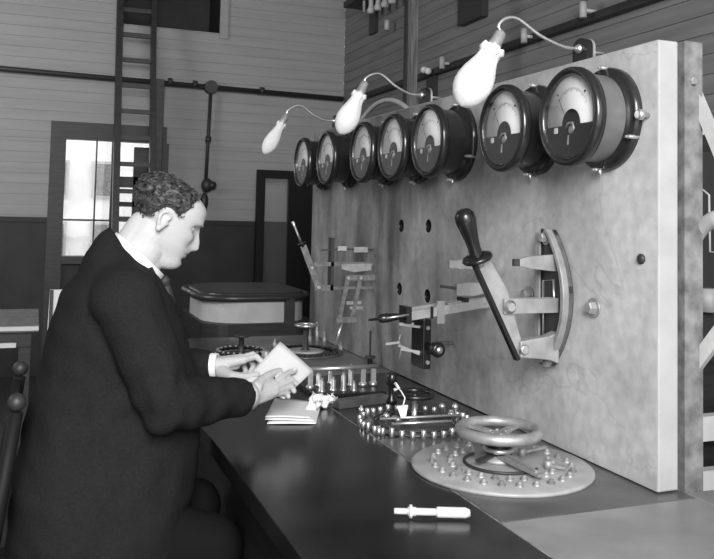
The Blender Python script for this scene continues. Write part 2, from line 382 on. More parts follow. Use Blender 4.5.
MB().box((sb[0].x+.0, 3.185, .0), (sb[0].x+.012, 3.2, sb[0].z)).build('groove', 'wood', t)
t.name = 'upright_board'

# things on and near the right wall
cp = at(412, 40, 0, 1.95)
t = thing('timber_column', (1.97, cp.y, 0), 'tall worn timber column behind the switchboard', 'column')
MB().box((1.9, cp.y-.10, 0), (1.94, cp.y-.055, ZC)).build('post', 'wood_worn', t)
MB().box((1.89, cp.y-.055, 0), (1.93, cp.y-.02, ZC)).build('flange', 'wood', t)
# cleat rail with pegs on the right wall
rl = at(600, 22, 0, XR-.03)
t = thing('cleat_rail', (XR-.03, 4.5, 2.38), 'long dark rail on the side wall above the switchboard', 'rail')
MB().box((XR-.05, 2.2, 2.33), (XR, 6.6, 2.37)).build('rail', 'wood', t)
for x, y in ((524, 36), (583, 10), (442, 63)):
    p = at(x, y, 0, XR-.1)
    tg = MB().cyl(p-Vector((0, 0, .04)), p+Vector((0, 0, .04)), .018).cyl(p, (XR, p.y, p.z), .01)
    tg.build('peg', 'steel_pale', t)
t = thing('wall_bracket', (XR-.05, 5.45, 2.3), 'small dark bracket with two pale insulators right of the timber column', 'bracket')
p = at(428, 85, 0, XR-.04)
MB().box((XR-.03, p.y-.08, p.z-.2), (XR, p.y+.05, p.z+.1)).build('plate', 'iron', t)
for x, y in ((424, 70), (428, 71)): MB().ball(at(x, y, 0, XR-.08), .025).build('insulator', 'white', t)
# row of insulators top
base = at(365, 3, 0, XR-.05)
t = thing('insulator_bracket', base, 'iron cross arm with glass insulators high on the side wall', 'bracket')
for i, (x, y) in enumerate(((364, 12), (371, 10), (378, 7), (385, 4), (392, 0))):
    p = at(x, y, 0, XR-.12)
    if i == 0: MB().cyl(p, p+Vector((0, 0, .3)), .012).build('rod', 'steel_pale', t)
    else: MB().lathe([(.012, -.03), (.028, -.025), (.032, 0), (.02, .03), (.02, .12), (.01, .15)], p, (0, 0, 1), 16).build('insulator', 'pale', t)
MB().box((XR-.2, 5.8, 3.12), (XR-.001, 6.7, 3.17)).build('arm', 'iron', t)
p = at(372, 22, 0, XR-.03); MB().box((XR-.03, p.y-.07, p.z-.1), (XR-.001, p.y+.07, p.z+.1)).build('plate', 'iron', t)
p = at(387, 24, 0, XR-.08); MB().cyl(p-Vector((0, 0, .05)), p+Vector((0, 0, .03)), .02).build('spool', 'pale', t)
p = at(472, 6, 0, XR-.03)
tag(MB().box((XR-.05, p.y-.16, p.z-.1), (XR, p.y+.16, ZC-.05)).build('wall_box', 'iron'), 'dark box high on the side wall right of the timber column', 'box')
# flywheel rim behind the slab
a0, a1, a2 = at(347, 113, 0, 1.7), at(383, 101, 0, 1.7), at(418, 103, 0, 1.7)
t = thing('large_handwheel', (1.7, a1.y, a1.z-.7), 'large wheel whose curved rim rises behind the top of the switchboard', 'wheel')
MB().torus((1.7, a1.y, a1.z-.7), .7, .013, (1, 0, 0), 96, 12).build('rim', 'steel_pale', t)
for k in range(6):
    an = k*pi/3; MB().bar((1.7, a1.y, a1.z-.7), (1.7, a1.y+.69*cos(an), a1.z-.7+.69*sin(an)), .03, .03).build('spoke', 'iron', t)
MB().cyl((1.62, a1.y, a1.z-.7), (1.78, a1.y, a1.z-.7), .06).build('hub', 'iron', t)
MB().box((1.72, a1.y-.05, 0), (1.8, a1.y+.05, a1.z-.7)).build('stand', 'iron', t)

# ---------------------------------------------------------------- switchboard slab
BX, BY0, BY1, BZ0, BZ1 = 1.2, 1.39, 3.72, .782, 1.713
slab = MB().box((BX, BY0, BZ0), (BX+.052, BY1, BZ1)).build('switchboard_slab', 'marble')
slab.data.materials.append(M['marble_cut'])
slab.data.materials.append(M['rubber'])
cut = MB()
for y, z in ((2.695, 1.297), (2.477, 1.301), (2.701, 1.076), (2.476, 1.073)): cut.cyl((BX-.1, y, z), (BX+.2, y, z), .021, n=24)
co = cut.build('cutter', 'iron')
md = slab.modifiers.new('holes', 'BOOLEAN'); md.object = co; md.operation = 'DIFFERENCE'; md.solver = 'EXACT'
bv = slab.modifiers.new('bevel', 'BEVEL'); bv.width = .004; bv.segments = 2; bv.limit_method = 'ANGLE'; bv.angle_limit = radians(60)
dg = bpy.context.evaluated_depsgraph_get(); dg.update()
me = bpy.data.meshes.new_from_object(slab.evaluated_get(dg)); slab.modifiers.clear(); slab.data = me
bpy.data.objects.remove(co)
for p in slab.data.polygons:
    c = p.center
    inner = min(sqrt((c.y-y)**2+(c.z-z)**2) for y, z in ((2.695, 1.297), (2.477, 1.301), (2.701, 1.076), (2.476, 1.073))) < .023
    if inner: p.material_index = 2  # black on the hole walls stands for the shade inside
    elif c.y < BY0+.005 or c.z > BZ1-.005: p.material_index = 1
    else: p.material_index = 0
tag(slab, 'large pale stained marble switchboard slab standing along the back of the desk', 'switchboard')

# steel framing at the near end of the slab
t = thing('steel_upright', (1.3, 1.4, 0), 'rusty steel upright bolted at the near end of the marble slab', 'post')
MB().box((1.264, 1.385, 0), (1.312, 1.393, 1.715)).box((1.264, 1.393, 0), (1.272, 1.44, 1.715)).build('angle', 'steel', t)
MB().hexb((1.285, 1.385, 1.63), (0, -1, 0), .009, .008).build('bolt', 'brass', t)
def brace(pa, pb, X0, X1, w, m, lab, nm='diagonal_brace', thick=.02):
    a = at(*pa, 0, X0); b = at(*pb, 0, X1)
    o = MB().bar(a, b, thick, w, (0, 0, 1)).build(nm, m, loc=a); return tag(o, lab, 'brace')
def ext(a, b, k): return (a[0]+(b[0]-a[0])*k, a[1]+(b[1]-a[1])*k)
brace((684, 66), ext((690, 80), (714, 138), 1.6), 1.30, 1.33, .022, 'steel_pale', 'upper pale diagonal brace falling away from the steel upright')
brace((684, 380), ext((690, 372), (714, 340), 1.6), 1.30, 1.33, .028, 'steel_pale', 'lower pale diagonal brace rising from the steel upright')
arcp = [at(x, y, 0, 1.318) for x, y in ((681, 262), (688, 248), (694, 238), (703, 226), (714, 219), (728, 215))]
tag(MB().tube(arcp, .017, 12).build('curved_pipe', 'steel_pale'), 'pale curved pipe end bending out behind the steel upright', 'pipe')
tag(MB().tube([at(x, y, 0, 1.6) for x, y in ((690, 190), (703, 190), (709, 195), (710, 252), (730, 253))], .003, 6).build('thin_wire', 'steel_pale'), 'thin bent wire behind the steel upright', 'wire')
t = thing('framework_rail', (1.6, 1.7, .8), 'two white horizontal rails low behind the steel upright', 'rail')
for ya, yb in ((418, 443), (473, 500)):
    a = at(690, ya, 1, 2.2); b_ = at(690, yb, 1, 2.2)
    MB().box((a.x-.15, 2.2, b_.z), (2.55, 2.24, a.z)).build('rail', 'white', t)
ca = at(690, 128, 1, 2.3)
t = thing('dark_cabinet', (2.2, 2.5, 0), 'dark cabinet standing behind the steel upright', 'cabinet')  # added block that fills in for a dark opening
MB().box((1.75, 2.32, 0), (2.56, 2.9, ca.z)).build('body', 'wood', t)
MB().box((1.8, 2.30, .85), (2.5, 2.32, ca.z-.08)).build('door', 'iron', t)
p = at(708, 300, 1, 2.28)
MB().cyl(p-Vector((0, 0, .04)), p+Vector((0, 0, .04)), .03).build('canister', 'steel_pale', t)
p = at(697, 134, 0, 1.5)
MB().cyl(at(692, 134, 0, 1.5), at(703, 132, 0, 1.5), .007).build('pin', 'steel_pale', t)

# ---------------------------------------------------------------- desk
DX0, TZ = .42, .78
desk = thing('control_desk', (.8, 2, 0), 'long dark polished control desk with slate panels below the marble slab', 'desk')
def slabpart(x0, x1, y0, y1, m, nm='desk_top'):
    return MB().box((x0, y0, TZ-.04), (x1, y1, TZ)).build(nm, m, desk, bevel=.0025)
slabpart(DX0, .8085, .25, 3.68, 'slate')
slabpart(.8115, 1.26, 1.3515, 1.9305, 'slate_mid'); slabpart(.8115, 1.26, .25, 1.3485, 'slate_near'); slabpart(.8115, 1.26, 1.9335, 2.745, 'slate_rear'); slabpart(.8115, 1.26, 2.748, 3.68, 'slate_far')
slabpart(1.262, 1.75, .25, 1.38, 'slate_near')  # near panels carry the desk glare in their colour
MB().box((.803, .27, TZ-.045), (.817, 3.66, TZ-.0012)).box((.815, 1.925, TZ-.045), (1.25, 1.939, TZ-.0012)).box((.815, 2.741, TZ-.045), (1.25, 2.752, TZ-.0012)).build('seam_filler', 'edge', desk)  # pale strips draw the bevel highlights along the seams
MB().box((.5, .3, .1), (.54, 3.62, TZ-.04)).box((.5, 3.58, .1), (1.25, 3.62, TZ-.04)).box((.5, .3, .1), (1.7, .34, TZ-.04)).build('front_panel', 'wood', desk)
MB().box((.56, .34, 0), (1.25, 3.58, .1)).build('plinth', 'wood', desk)
for x, y in ((.5, .3), (.5, 3.57), (1.2, 3.57), (1.66, .3), (1.66, 1.3)): MB().box((x, y, 0), (x+.05, y+.05, TZ-.04)).build('leg', 'wood', desk)

# ---------------------------------------------------------------- meters
def make_meter(light):
    t = thing('panel_meter', (BX, 0, 0), 'x', 'meter')
    R = .117
    MB().lathe([(.075, 0), (R, 0), (R, -.012), (R-.006, -.02), (R-.018, -.022), (R-.018, -.03), (.06, -.03)], (BX, 0, 0), (1, 0, 0), 64).build('flange', 'enamel', t)
    MB().lathe([(.098, -.02), (.098, -.085), (.101, -.09)], (BX, 0, 0), (1, 0, 0), 64, False).build('case', 'enamel_grey' if light else 'enamel', t)
    MB().lathe([(.100, -.085), (.109, -.088), (.112, -.097), (.111, -.108), (.105, -.115), (.099, -.114), (.094, -.106), (.0935, -.085)], (BX, 0, 0), (1, 0, 0), 64, False).build('bezel', 'enamel', t)
    X = BX-.099
    f = MB().lathe([(0, 0), (.0935, 0), (.0935, .004), (0, .004)], (X, 0, 0), (1, 0, 0), 64, False).build('dial_face', 'dialface', t)
    # dark lower plate with a round boss
    poly = []
    r = .0925; zc = -.018; n = 30
    a0 = math.asin(zc/r)
    for i in range(n+1):
        a = pi-a0 + (pi+2*a0)*i/n; poly.append((r*cos(a), r*sin(a)))
    r2 = .034
    for i in range(15):
        a = pi*i/14; poly.append((r2*cos(a)+.004, zc+r2*sin(a)*1.05))
    vs = [(X-.004, -py, pz) for py, pz in poly]; c = len(vs); vs.append((X-.004, 0, -.03))
    g = MB().add(vs, [(i, (i+1) % c, c) for i in range(c)]); g.build('lower_plate', 'flat_black', t)
    s = MB()
    for k in range(25):
        a = radians(38+104*k/24); l = .009 if k % 4 == 0 else .005
        s.bar((X-.0008, .074*cos(a), -.022+.088*sin(a)), (X-.0008, (.074-l)*cos(a), -.022+(.088-l)*sin(a)), .0005, .0006)
    s.ball((X-.001, .052, .055), .0025); s.ball((X-.001, -.05, .052), .0025)
    s.build('scale', 'ink', f)
    MB().bar((X-.003, 0, -.03), (X-.003, .045, .045), .0006, .0009).build('needle', 'ink', t)
    MB().lathe([(.009, 0), (.009, -.003), (.005, -.004)], (X-.002, -.004, -.03), (1, 0, 0), 20).build('pivot_cap', 'brass_dull', t)
    MB().bar((X-.004, .004, -.04), (X-.004, .006, -.062), .003, .005).tube([(X-.003, .018, -.026), (X-.004, .006, -.014), (X-.004, -.010, -.014), (X-.004, -.015, -.026), (X-.004, -.008, -.036)], .003, 8).build('movement', 'brass_dull', t)
    MB().box((X-.006, .046, -.034), (X-.002, .058, -.021)).build('clip', 'white', t)  # white patch stands in for a window reflected in the glass
    MB().lathe([(.094, 0), (.094, -.0015)], (BX-.108, 0, 0), (1, 0, 0), 48).build('cover_glass', 'glass', t)
    for a in (95, 275, 205):
        y, z = .115*cos(radians(a)), .115*sin(radians(a))
        MB().cyl((BX-.03, y, z), (BX-.001, y, z), .0045, n=12).lathe([(.003, 0), (.003, -.006)], (BX-.03, y, z), (1, 0, 0), 10).build('lug', 'brass_dull', t)
    MB().cyl((BX-.022, 0, -.112), (BX-.022, 0, -.128), .0045, n=10).build('screw', 'brass', t)
    return t
my = [1.555, 1.84, 2.27, 2.545, 2.82, 3.22, 3.55]
ml = ['meter nearest the near end of the marble slab, with a grey lacquered case',
      'black panel meter second from the near end, just right of the nearest lamp bulb',
      'round black panel meter just left of the nearest lamp bulb',
      'round black panel meter fourth from the near end, middle of the row',
      'round black panel meter fifth from the near end, just right of the middle lamp bulb',
      'round dark panel meter second from the far end, right beside the farthest meter',
      'farthest round dark panel meter at the far end of the slab']
m0 = make_meter(True); m1 = make_meter(False)
for i, y in enumerate(my):
    o = m0 if i == 0 else (m1 if i == 1 else copy_tree(m1))
    o.location = (BX+.001, y, 1.56)
    tag(o, ml[i], 'meter', 'round panel meters on the marble slab')

# ---------------------------------------------------------------- lamps
def make_lamp(y, zt, peak, sock, bot, lab, wb_=.042):
    """all points in world coordinates (x, z) at plane y"""
    t = thing('bracket_lamp', (BX+.02, y, zt), lab, 'lamp', 'bare bracket lamps along the top of the slab')
    pl = [(BX+.005, y-.028, zt)]; n = 12
    pl += [(BX+.005, y+.028*-cos(pi*i/n), zt+.032+.024*sin(pi*i/n)) for i in range(n+1)] + [(BX+.005, y+.028, zt)]
    MB().prism(pl, (.018, 0, 0)).build('bracket', 'rubber', t)
    MB().prism([(BX+.023, p[1]*1.0+(-.002 if p[1] < y else .002), p[2]) for p in pl], (.006, 0, 0)).build('bracket_rim', 'brass_dull', t)
    MB().lathe([(.012, 0), (.012, -.004), (.006, -.012)], (BX+.005, y, zt+.03), (1, 0, 0), 16).build('collar', 'brass', t)
    MB().cyl((BX+.02, y, zt+.025), (BX+.075, y, zt+.025), .004).build('feed_stub', 'brass_dull', t)
    st = Vector((BX, y, zt+.03)); pk = Vector((peak[0], y, peak[1])); so = Vector((sock[0], y, sock[1])); bo = Vector((bot[0], y, bot[1]))
    ax = (bo-so).normalized()
    ctrl = [st, st+Vector((-.045, 0, .002)), (st*.45+pk*.55)+Vector((0, 0, -.008)), pk+Vector((.028, 0, .0)), pk+Vector((-.005, 0, -.0015)), (pk+so)/2+Vector((-.008, 0, .012)), so-ax*.03, so]
    # Catmull-Rom
    pts = []
    for i in range(len(ctrl)-1):
        p0 = ctrl[max(i-1, 0)]; p1 = ctrl[i]; p2 = ctrl[i+1]; p3 = ctrl[min(i+2, len(ctrl)-1)]
        for k in range(6):
            u = k/6; pts.append(.5*((2*p1)+(p2-p0)*u+(2*p0-5*p1+4*p2-p3)*u*u+(3*p1-p0-3*p2+p3)*u**3))
    pts.append(so)
    MB().tube(pts, .0042, 10).build('arm', 'brass', t)
    MB().lathe([(.007, -.036), (.013, -.030), (.0145, -.004), (.016, 0), (.0165, .022), (.013, .026)], so, ax, 24).build('socket', 'brass_dull', t)
    L = (bo-so).length; W = wb_
    pr = [(.012, .012), (W*.55, .010), (W*.62, .022), (W*.48, .030), (W*.60, .045), (W*.72, .06), (W*.88, .078), (W*.99, .1), (W, .113), (W*.93, .13), (W*.72, .148), (W*.4, .162), (0, .168)]
    k = L/.168; mb = MB(); mb.lathe([(r, h*k if h > .03 else h) for r, h in pr], so, ax, 40, False)
    # gathered cloth at the neck and soft folds down the bag
    V = []
    a_ = ax.cross(Vector((0, 1, 0))).normalized(); b_ = ax.cross(a_)
    for v in mb.v:
        v = Vector(v); d = v-so; h = d.dot(ax); rad = d-ax*h; an = math.atan2(rad.dot(a_), rad.dot(b_))
        s = 1 + (.16*sin(7*an+1)+.1*sin(12*an) if h < .034 else .05*sin(6*an+h*20)*exp(-(h-.03)*18))
        V.append(so+ax*(h + (.004*sin(5*an) if h < .034 else 0))+rad*s)
    mb.v = [tuple(v) for v in V]
    mb.build('covered_bulb', 'bulb', t)
    return t
def xz(px, py, y): p = at(px, py, 1, y); return (p.x, p.z)
make_lamp(1.67, BZ1, xz(508, 18, 1.67), xz(495, 44, 1.67), xz(461, 106, 1.67), 'nearest lamp, white covered bulb on a brass gooseneck left of the two nearest meters', .044)
make_lamp(2.55, BZ1, xz(374, 74, 2.55), xz(361, 91, 2.55), xz(340, 134, 2.55), 'middle lamp, white covered bulb on a brass gooseneck against the wall corner', .038)
make_lamp(3.45, BZ1, xz(296, 106, 3.45), xz(283, 121, 3.45), xz(264, 154, 3.45), 'farthest lamp, small white covered bulb on a gooseneck over the far end of the slab', .031)

# ---------------------------------------------------------------- knife switches
def bolt(t, y, z, r=.012, x=BX, nm='bolt', m='brass_dull'):
    MB().lathe([(r*1.5, 0), (r*1.5, -.004)], (x, y, z), (1, 0, 0), 20).hexb((x-.004, y, z), (-1, 0, 0), r, .016).build(nm, m, t)
# large one
SY = 1.73
t = thing('knife_switch', (BX, SY, 1.14), 'largest knife switch with thick black turned handle, nearest on the marble slab', 'switch')
# D shaped mounting frame, curved toward the near side, with a dark window
zc, hh = 1.14, .168
yo = lambda z: SY-.052+.075*((z-zc)/hh)**2
outer = [(yo(zc-hh+2*hh*i/20), zc-hh+2*hh*i/20) for i in range(21)] + [(SY+.068, zc+hh), (SY+.068, zc-hh)]
nO = len(outer)
MB().prism([(BX-.016, y, z) for y, z in outer], (.016, 0, 0)).build('base_plate', 'iron', t, bevel=.002)
# raised curved rim
r1 = [(BX-.03, yo(zc-hh+2*hh*i/20), zc-hh+2*hh*i/20) for i in range(21)]
r2 = [(BX-.03, y+.013, z) for _, y, z in r1][::-1]
rim = MB()
rv = [(x, y, z) for x, y, z in r1]+[(x, y+.013, z) for x, y, z in r1]; back = [(BX-.001, y, z) for x, y, z in rv]
fs = []
for i in range(20):
    fs += [(i, i+1, 22+i, 21+i), (42+i, 63+i, 64+i, 43+i), (i, 42+i, 43+i, i+1), (21+i, 22+i, 64+i, 63+i)]
fs += [(0, 21, 63, 42), (20, 62, 83, 41)]
rim.add(rv+back, fs); rim.build('curved_rim', 'copper', t, bevel=.0015)
MB().bar((BX-.024, SY+.066, zc-hh+.01), (BX-.024, SY+.066, zc+hh-.01), .018, .006, (1, 0, 0)).build('straight_rim', 'copper', t)
MB().tube([(BX-.02, SY+.045, zc-.11), (BX-.022, SY+.045, zc+.04), (BX-.022, SY+.0, zc+.045), (BX-.022, SY-.005, zc-.03)], .003, 6).build('inner_frame', 'brass', t)
bolt(t, SY+.04, zc+hh-.022, .012, BX-.016, 'bolt'); bolt(t, SY+.04, zc-hh+.02, .012, BX-.016, 'bolt')
MB().prism([(BX-.012, SY-.006, 1.205), (BX-.012, SY-.006, 1.247), (BX-.09, SY-.006, 1.242), (BX-.12, SY-.006, 1.236), (BX-.12, SY-.006, 1.218), (BX-.09, SY-.006, 1.212)], (0, .014, 0)).build('upper_jaw', 'copper', t, bevel=.001)
MB().box((BX-.135, SY-.004, 1.218), (BX-.118, SY+.006, 1.235)).build('jaw_tip', 'iron', t)
MB().box((BX-.165, SY-.012, 1.107), (BX-.014, SY-.004, 1.142)).box((BX-.165, SY+.010, 1.107), (BX-.014, SY+.018, 1.142)).build('middle_jaw', 'copper', t, bevel=.001)
MB().prism([(BX-.012, SY-.012, .985), (BX-.012, SY-.012, 1.062), (BX-.04, SY-.012, 1.052), (BX-.12, SY-.012, 1.042), (BX-.12, SY-.012, 1.004), (BX-.04, SY-.012, .995)], (0, .03, 0)).build('hinge_block', 'copper', t, bevel=.003)
MB().lathe([(.012, 0), (.012, .006), (.009, .009)], (BX-.112, SY-.012, 1.023), (0, -1, 0), 20).build('hinge_pin', 'brass', t)
MB().lathe([(.016, 0), (.016, .004), (.010, .006), (.010, .012)], (BX-.152, SY-.012, 1.124), (0, -1, 0), 20).build('jaw_bolt', 'brass', t)
pv = Vector((BX-.118, SY, 1.012)); cl = Vector((.968, SY, 1.235)); d = (cl-pv).normalized(); nrm = Vector((-d.z, 0, d.x))  # toward -x
if nrm.x > 0: nrm = -nrm
bl = [pv+nrm*.008-Vector((0, .003, 0)), cl+nrm*.012-Vector((0, .003, 0)), cl-nrm*.026-Vector((0, .003, 0)), cl-d*.10-nrm*.038-Vector((0, .003, 0)), pv+d*.02-nrm*.018-Vector((0, .003, 0)), pv-nrm*.006-d*.01-Vector((0, .003, 0))]
MB().prism(bl, (0, .012, 0)).build('blade', 'copper', t, bevel=.001)
MB().prism([pv+nrm*.013-d*.012-Vector((0, .006, 0)), cl+nrm*.016-Vector((0, .006, 0)), cl+nrm*.008-Vector((0, .006, 0)), pv+nrm*.004-d*.012-Vector((0, .006, 0))], (0, .018, 0)).build('blade_spine', 'rubber', t)  # black strip paints the shade along the thin blade edge
hd = (Vector((.92, SY-.01, 1.352))-cl).normalized()
MB().lathe([(.034, -.004), (.037, .001), (.034, .007), (.02, .01)], cl, hd, 36).build('handle_collar', 'rubber', t)
MB().lathe([(.016, .008), (.015, .03), (.017, .05), (.021, .075), (.0245, .095), (.023, .112), (.015, .122), (0, .126)], cl, hd, 32, False).build('handle', 'rubber', t)
MB().cyl(cl-hd*.02, cl+hd*.005, .01).build('ferrule', 'brass', t)
bs = thing('slab_bolt', (BX, 1.6, 1.13), 'large hex bolt in the marble right of the largest knife switch', 'bolt'); bolt(bs, 1.6, 1.132, .015, nm='head')
bs = thing('slab_bolt', (BX, 1.88, 1.13), 'hex bolt in the marble left of the largest knife switch, above its middle arm', 'bolt'); bolt(bs, 1.872, 1.135, .015, nm='head')
bs = thing('slab_bolt', (BX, 1.44, 1.25), 'small dark bolt head near the near edge of the marble, below the nearest meter', 'bolt'); MB().lathe([(.011, 0), (.011, -.004), (.006, -.008)], (BX, 1.44, 1.252), (1, 0, 0), 20).build('head', 'iron', bs)
bs = thing('binding_post', (BX, 1.418, 1.56), 'brass binding post right of the nearest meter', 'bolt')
MB().lathe([(.006, .002), (.006, -.014), (.011, -.016), (.012, -.026), (.008, -.03)], (BX, 1.42, 1.556), (1, 0, 0), 20).build('knob', 'brass', bs)

# middle switch, blade lowered level
Y2 = 2.06
t = thing('knife_switch', (BX, Y2, 1.1), 'middle knife switch swung fully open with its blade sticking out level', 'switch')
MB().box((1.09, Y2-.005, 1.19), (BX-.01, Y2+.005, 1.215)).build('upper_jaw', 'copper', t); MB().box((1.062, Y2-.006, 1.192), (1.09, Y2+.006, 1.213)).build('jaw_tip', 'brass', t)
MB().prism([(1.085, Y2-.008, 1.118), (1.085, Y2-.008, 1.148), (1.13, Y2-.008, 1.152), (BX-.01, Y2-.008, 1.148), (BX-.01, Y2-.008, 1.125), (1.14, Y2-.008, 1.116)], (0, .016, 0)).build('middle_jaw', 'brass', t)
MB().bar((1.04, Y2, 1.142), (1.09, Y2, 1.136), .01, .008).build('jaw_tip', 'iron', t)
MB().bar((1.06, Y2, 1.082), (BX-.01, Y2, 1.098), .016, .03).build('hinge_block', 'copper', t)
for x in (1.09, 1.165): MB().lathe([(.009, 0), (.009, .006), (.006, .01)], (x, Y2-.008, 1.088+.2*(x-1.09)), (0, -1, 0), 16).build('hinge_pin', 'brass', t)
MB().bar((.945, Y2-.016, 1.066), (1.165, Y2-.016, 1.096), .006, .024).build('blade', 'copper', t); MB().bar((.945, Y2+.02, 1.070), (1.165, Y2+.02, 1.10), .006, .024).build('blade', 'copper', t)
MB().box((1.018, Y2-.026, 1.045), (1.04, Y2-.018, 1.105)).build('cross_link', 'brass', t)
MB().box((1.0, Y2-.022, 1.058), (1.008, Y2-.019, 1.09)).build('blade_clip', 'rubber', t)
MB().box((1.10, Y2-.022, 1.10), (1.115, Y2+.02, 1.112)).build('blade_stop', 'rubber', t)
MB().box((.93, Y2-.02, 1.045), (.945, Y2+.03, 1.09)).build('crosshead', 'rubber', t)
MB().lathe([(.010, 0), (.008, .02), (.0125, .06), (.011, .078), (.004, .082), (.003, .11)], (.935, Y2-.01, 1.066), (-1, 0, -.08), 20).build('handle', 'rubber', t)
MB().cyl((.935, Y2-.022, 1.07), (.87, Y2-.022, 1.062), .003).build('handle_pin', 'brass', t)

# breaker block with a knob
Y3 = 2.28
t = thing('rheostat_block', (BX, Y3, .96), 'black insulating block with a round knob below the middle knife switch', 'switch')
MB().box((1.074, Y3-.045, .885), (1.10, Y3+.04, 1.03)).build('block', 'rubber', t, bevel=.003)
MB().cyl((1.09, Y3+.01, .95), (BX, Y3+.01, .95), .006).build('mounting_stud', 'steel', t)
for z in (.905, 1.005): MB().lathe([(.006, 0), (.006, .004)], (1.088, Y3-.045, z), (0, -1, 0), 12).build('screw', 'brass', t)
MB().lathe([(.011, 0), (.011, .045), (.02, .05), (.022, .07), (.018, .078), (.011, .078)], (1.088, Y3-.045, .952), (0, -1, 0), 28).build('knob', 'rubber', t)
MB().lathe([(.011, 0), (.009, .004), (0, .005)], (1.088, Y3-.123, .952), (0, -1, 0), 20).build('knob_cap', 'brass', t)
for px_, py_, px2, py2 in ((399, 324, 420, 327), (401, 322, 414, 324), (398, 345, 424, 356), (401, 349, 420, 352), (386, 344, 400, 342)):
    a = at(px_, py_, 1, Y3); b_ = at(px2, py2, 1, Y3-.02); MB().bar(a, b_, .008, .007).build('contact_finger', 'brass_dull', t)
a = at(401, 333, 1, Y3); MB().tube([a, a+Vector((-.006, 0, -.02)), a+Vector((.002, 0, -.045)), a+Vector((-.004, 0, -.075))], .003, 8).build('pigtail', 'brass_dull', t)

# far switch, thrown up
Y4 = 2.95
t = thing('knife_switch', (BX, Y4, 1.1), 'farthest knife switch raised half open with a thin handle, at the far slab end', 'switch')
MB().box((1.03, Y4-.006, 1.05), (1.042, Y4+.03, 1.245)).build('insulating_strip', 'iron', t)
MB().box((.965, Y4-.006, 1.14), (BX, Y4+.006, 1.155)).build('middle_jaw', 'brass_dark', t)
MB().prism([(1.07, Y4-.01, 1.130), (1.07, Y4-.01, 1.146), (BX-.01, Y4-.01, 1.15), (BX-.01, Y4-.01, 1.125), (1.12, Y4-.01, 1.118)], (0, .006, 0)).build('lower_jaw', 'brass_dull', t)
MB().box((1.055, Y4-.006, 1.198), (1.09, Y4+.006, 1.214)).build('jaw_tip', 'brass', t); MB().box((1.12, Y4-.006, 1.192), (1.175, Y4+.006, 1.212)).build('upper_jaw', 'brass_dull', t)
MB().bar((.99, Y4, 1.198), (1.055, Y4, 1.202), .004, .005).box((1.09, Y4-.003, 1.20), (BX, Y4+.003, 1.206)).build('jaw_stem', 'iron', t)
MB().box((.97, Y4-.006, 1.05), (1.04, Y4+.006, 1.07)).box((1.04, Y4-.004, 1.054), (BX, Y4+.004, 1.064)).build('hinge_block', 'brass_dark', t)
MB().bar((.985, Y4-.010, 1.055), (.918, Y4-.010, 1.215), .005, .024, (1, 0, 0)).build('blade', 'brass_dark', t)
MB().lathe([(.006, 0), (.006, .006)], (.982, Y4-.012, 1.062), (0, -1, 0), 12).lathe([(.006, 0), (.006, .006)], (.952, Y4-.012, 1.135), (0, -1, 0), 12).build('pin', 'brass', t)
MB().cyl((.918, Y4-.01, 1.21), (.908, Y4-.01, 1.235), .005).lathe([(.016, -.002), (.016, .003)], (.912, Y4-.01, 1.222), (-.38, 0, .92), 16).build('handle_collar', 'rubber', t)
MB().lathe([(.005, 0), (.004, .03), (.005, .06), (.0065, .078), (0, .082)], (.908, Y4-.01, 1.23), (-.40, 0, .9), 16).build('handle', 'brass', t)
t = thing('knife_switch', (BX, 2.93, .95), 'far double bladed knife switch hanging down, below the farthest one', 'switch')
Y5 = 2.93
MB().box((1.08, Y5-.006, 1.088), (BX, Y5+.006, 1.108)).build('hinge_block', 'brass_dark', t)
MB().bar((1.09, Y5-.012, 1.105), (1.058, Y5-.012, .945), .005, .016, (1, 0, 0)).build('blade', 'brass_dark', t)
MB().bar((1.14, Y5-.012, 1.105), (1.105, Y5-.012, .935), .005, .016, (1, 0, 0)).build('blade', 'brass_dark', t)
for x, z in ((1.088, 1.098), (1.138, 1.098)): MB().lathe([(.006, 0), (.006, .006)], (x, Y5-.014, z), (0, -1, 0), 12).build('pin', 'brass', t)
MB().box((1.085, Y5-.012, 1.0), (1.145, Y5-.004, 1.012)).box((1.10, Y5-.012, .982), (1.15, Y5-.004, .992)).build('cross_link', 'brass', t)
MB().box((1.045, Y5-.02, .935), (1.125, Y5-.0, .955)).build('crosshead', 'brass_dark', t)
MB().cyl((1.072, Y5-.01, .94), (1.045, Y5-.01, .85), .0045).build('handle', 'brass', t)

# ---------------------------------------------------------------- dials on the desk
# nearest dial
C1 = Vector((.985, 1.64, TZ))
t = thing('rotary_rheostat', C1, 'nearest rotary rheostat with a big pale handwheel on a light round plate', 'rheostat')
MB().lathe([(0, 0), (.2, 0), (.2, .005), (.196, .008), (0, .008)], C1, (0, 0, 1), 72, False).build('plate', 'dial_marble', t)
studs = []
for R_, n_, a0_, a1_ in ((.153, 24, 75, 390), (.114, 18, 95, 355)):
    for k in range(n_):
        a = radians(a0_+(a1_-a0_)*k/(n_-1)); p = C1+Vector((R_*cos(a), R_*sin(a), .008))
        MB().lathe([(.0085, 0), (.0085, .003), (.0055, .0035), (.005, .009), (.0, .0105)], p, (0, 0, 1), 14, False).build('stud', 'brass_dull' if k % 3 else 'steel', t)
MB().torus(C1+Vector((0, 0, .012)), .082, .0035, (0, 0, 1), 60, 8, arc=(radians(20), radians(215))).build('guide_ring', 'iron', t)
MB().lathe([(.044, .008), (.044, .016), (.03, .018), (.03, .022)], C1+Vector((.01, .03, 0)), (0, 0, 1), 40).build('hub_base', 'brass_dull', t)
HC = C1+Vector((.01, .03, 0))
MB().lathe([(.030, .022), (.028, .05), (.026, .06)], HC, (0, 0, 1), 36).build('hub', 'rubber', t)
MB().lathe([(.034, .028), (.036, .033), (.034, .038)], HC, (0, 0, 1), 36).build('hub_ring', 'brass', t)
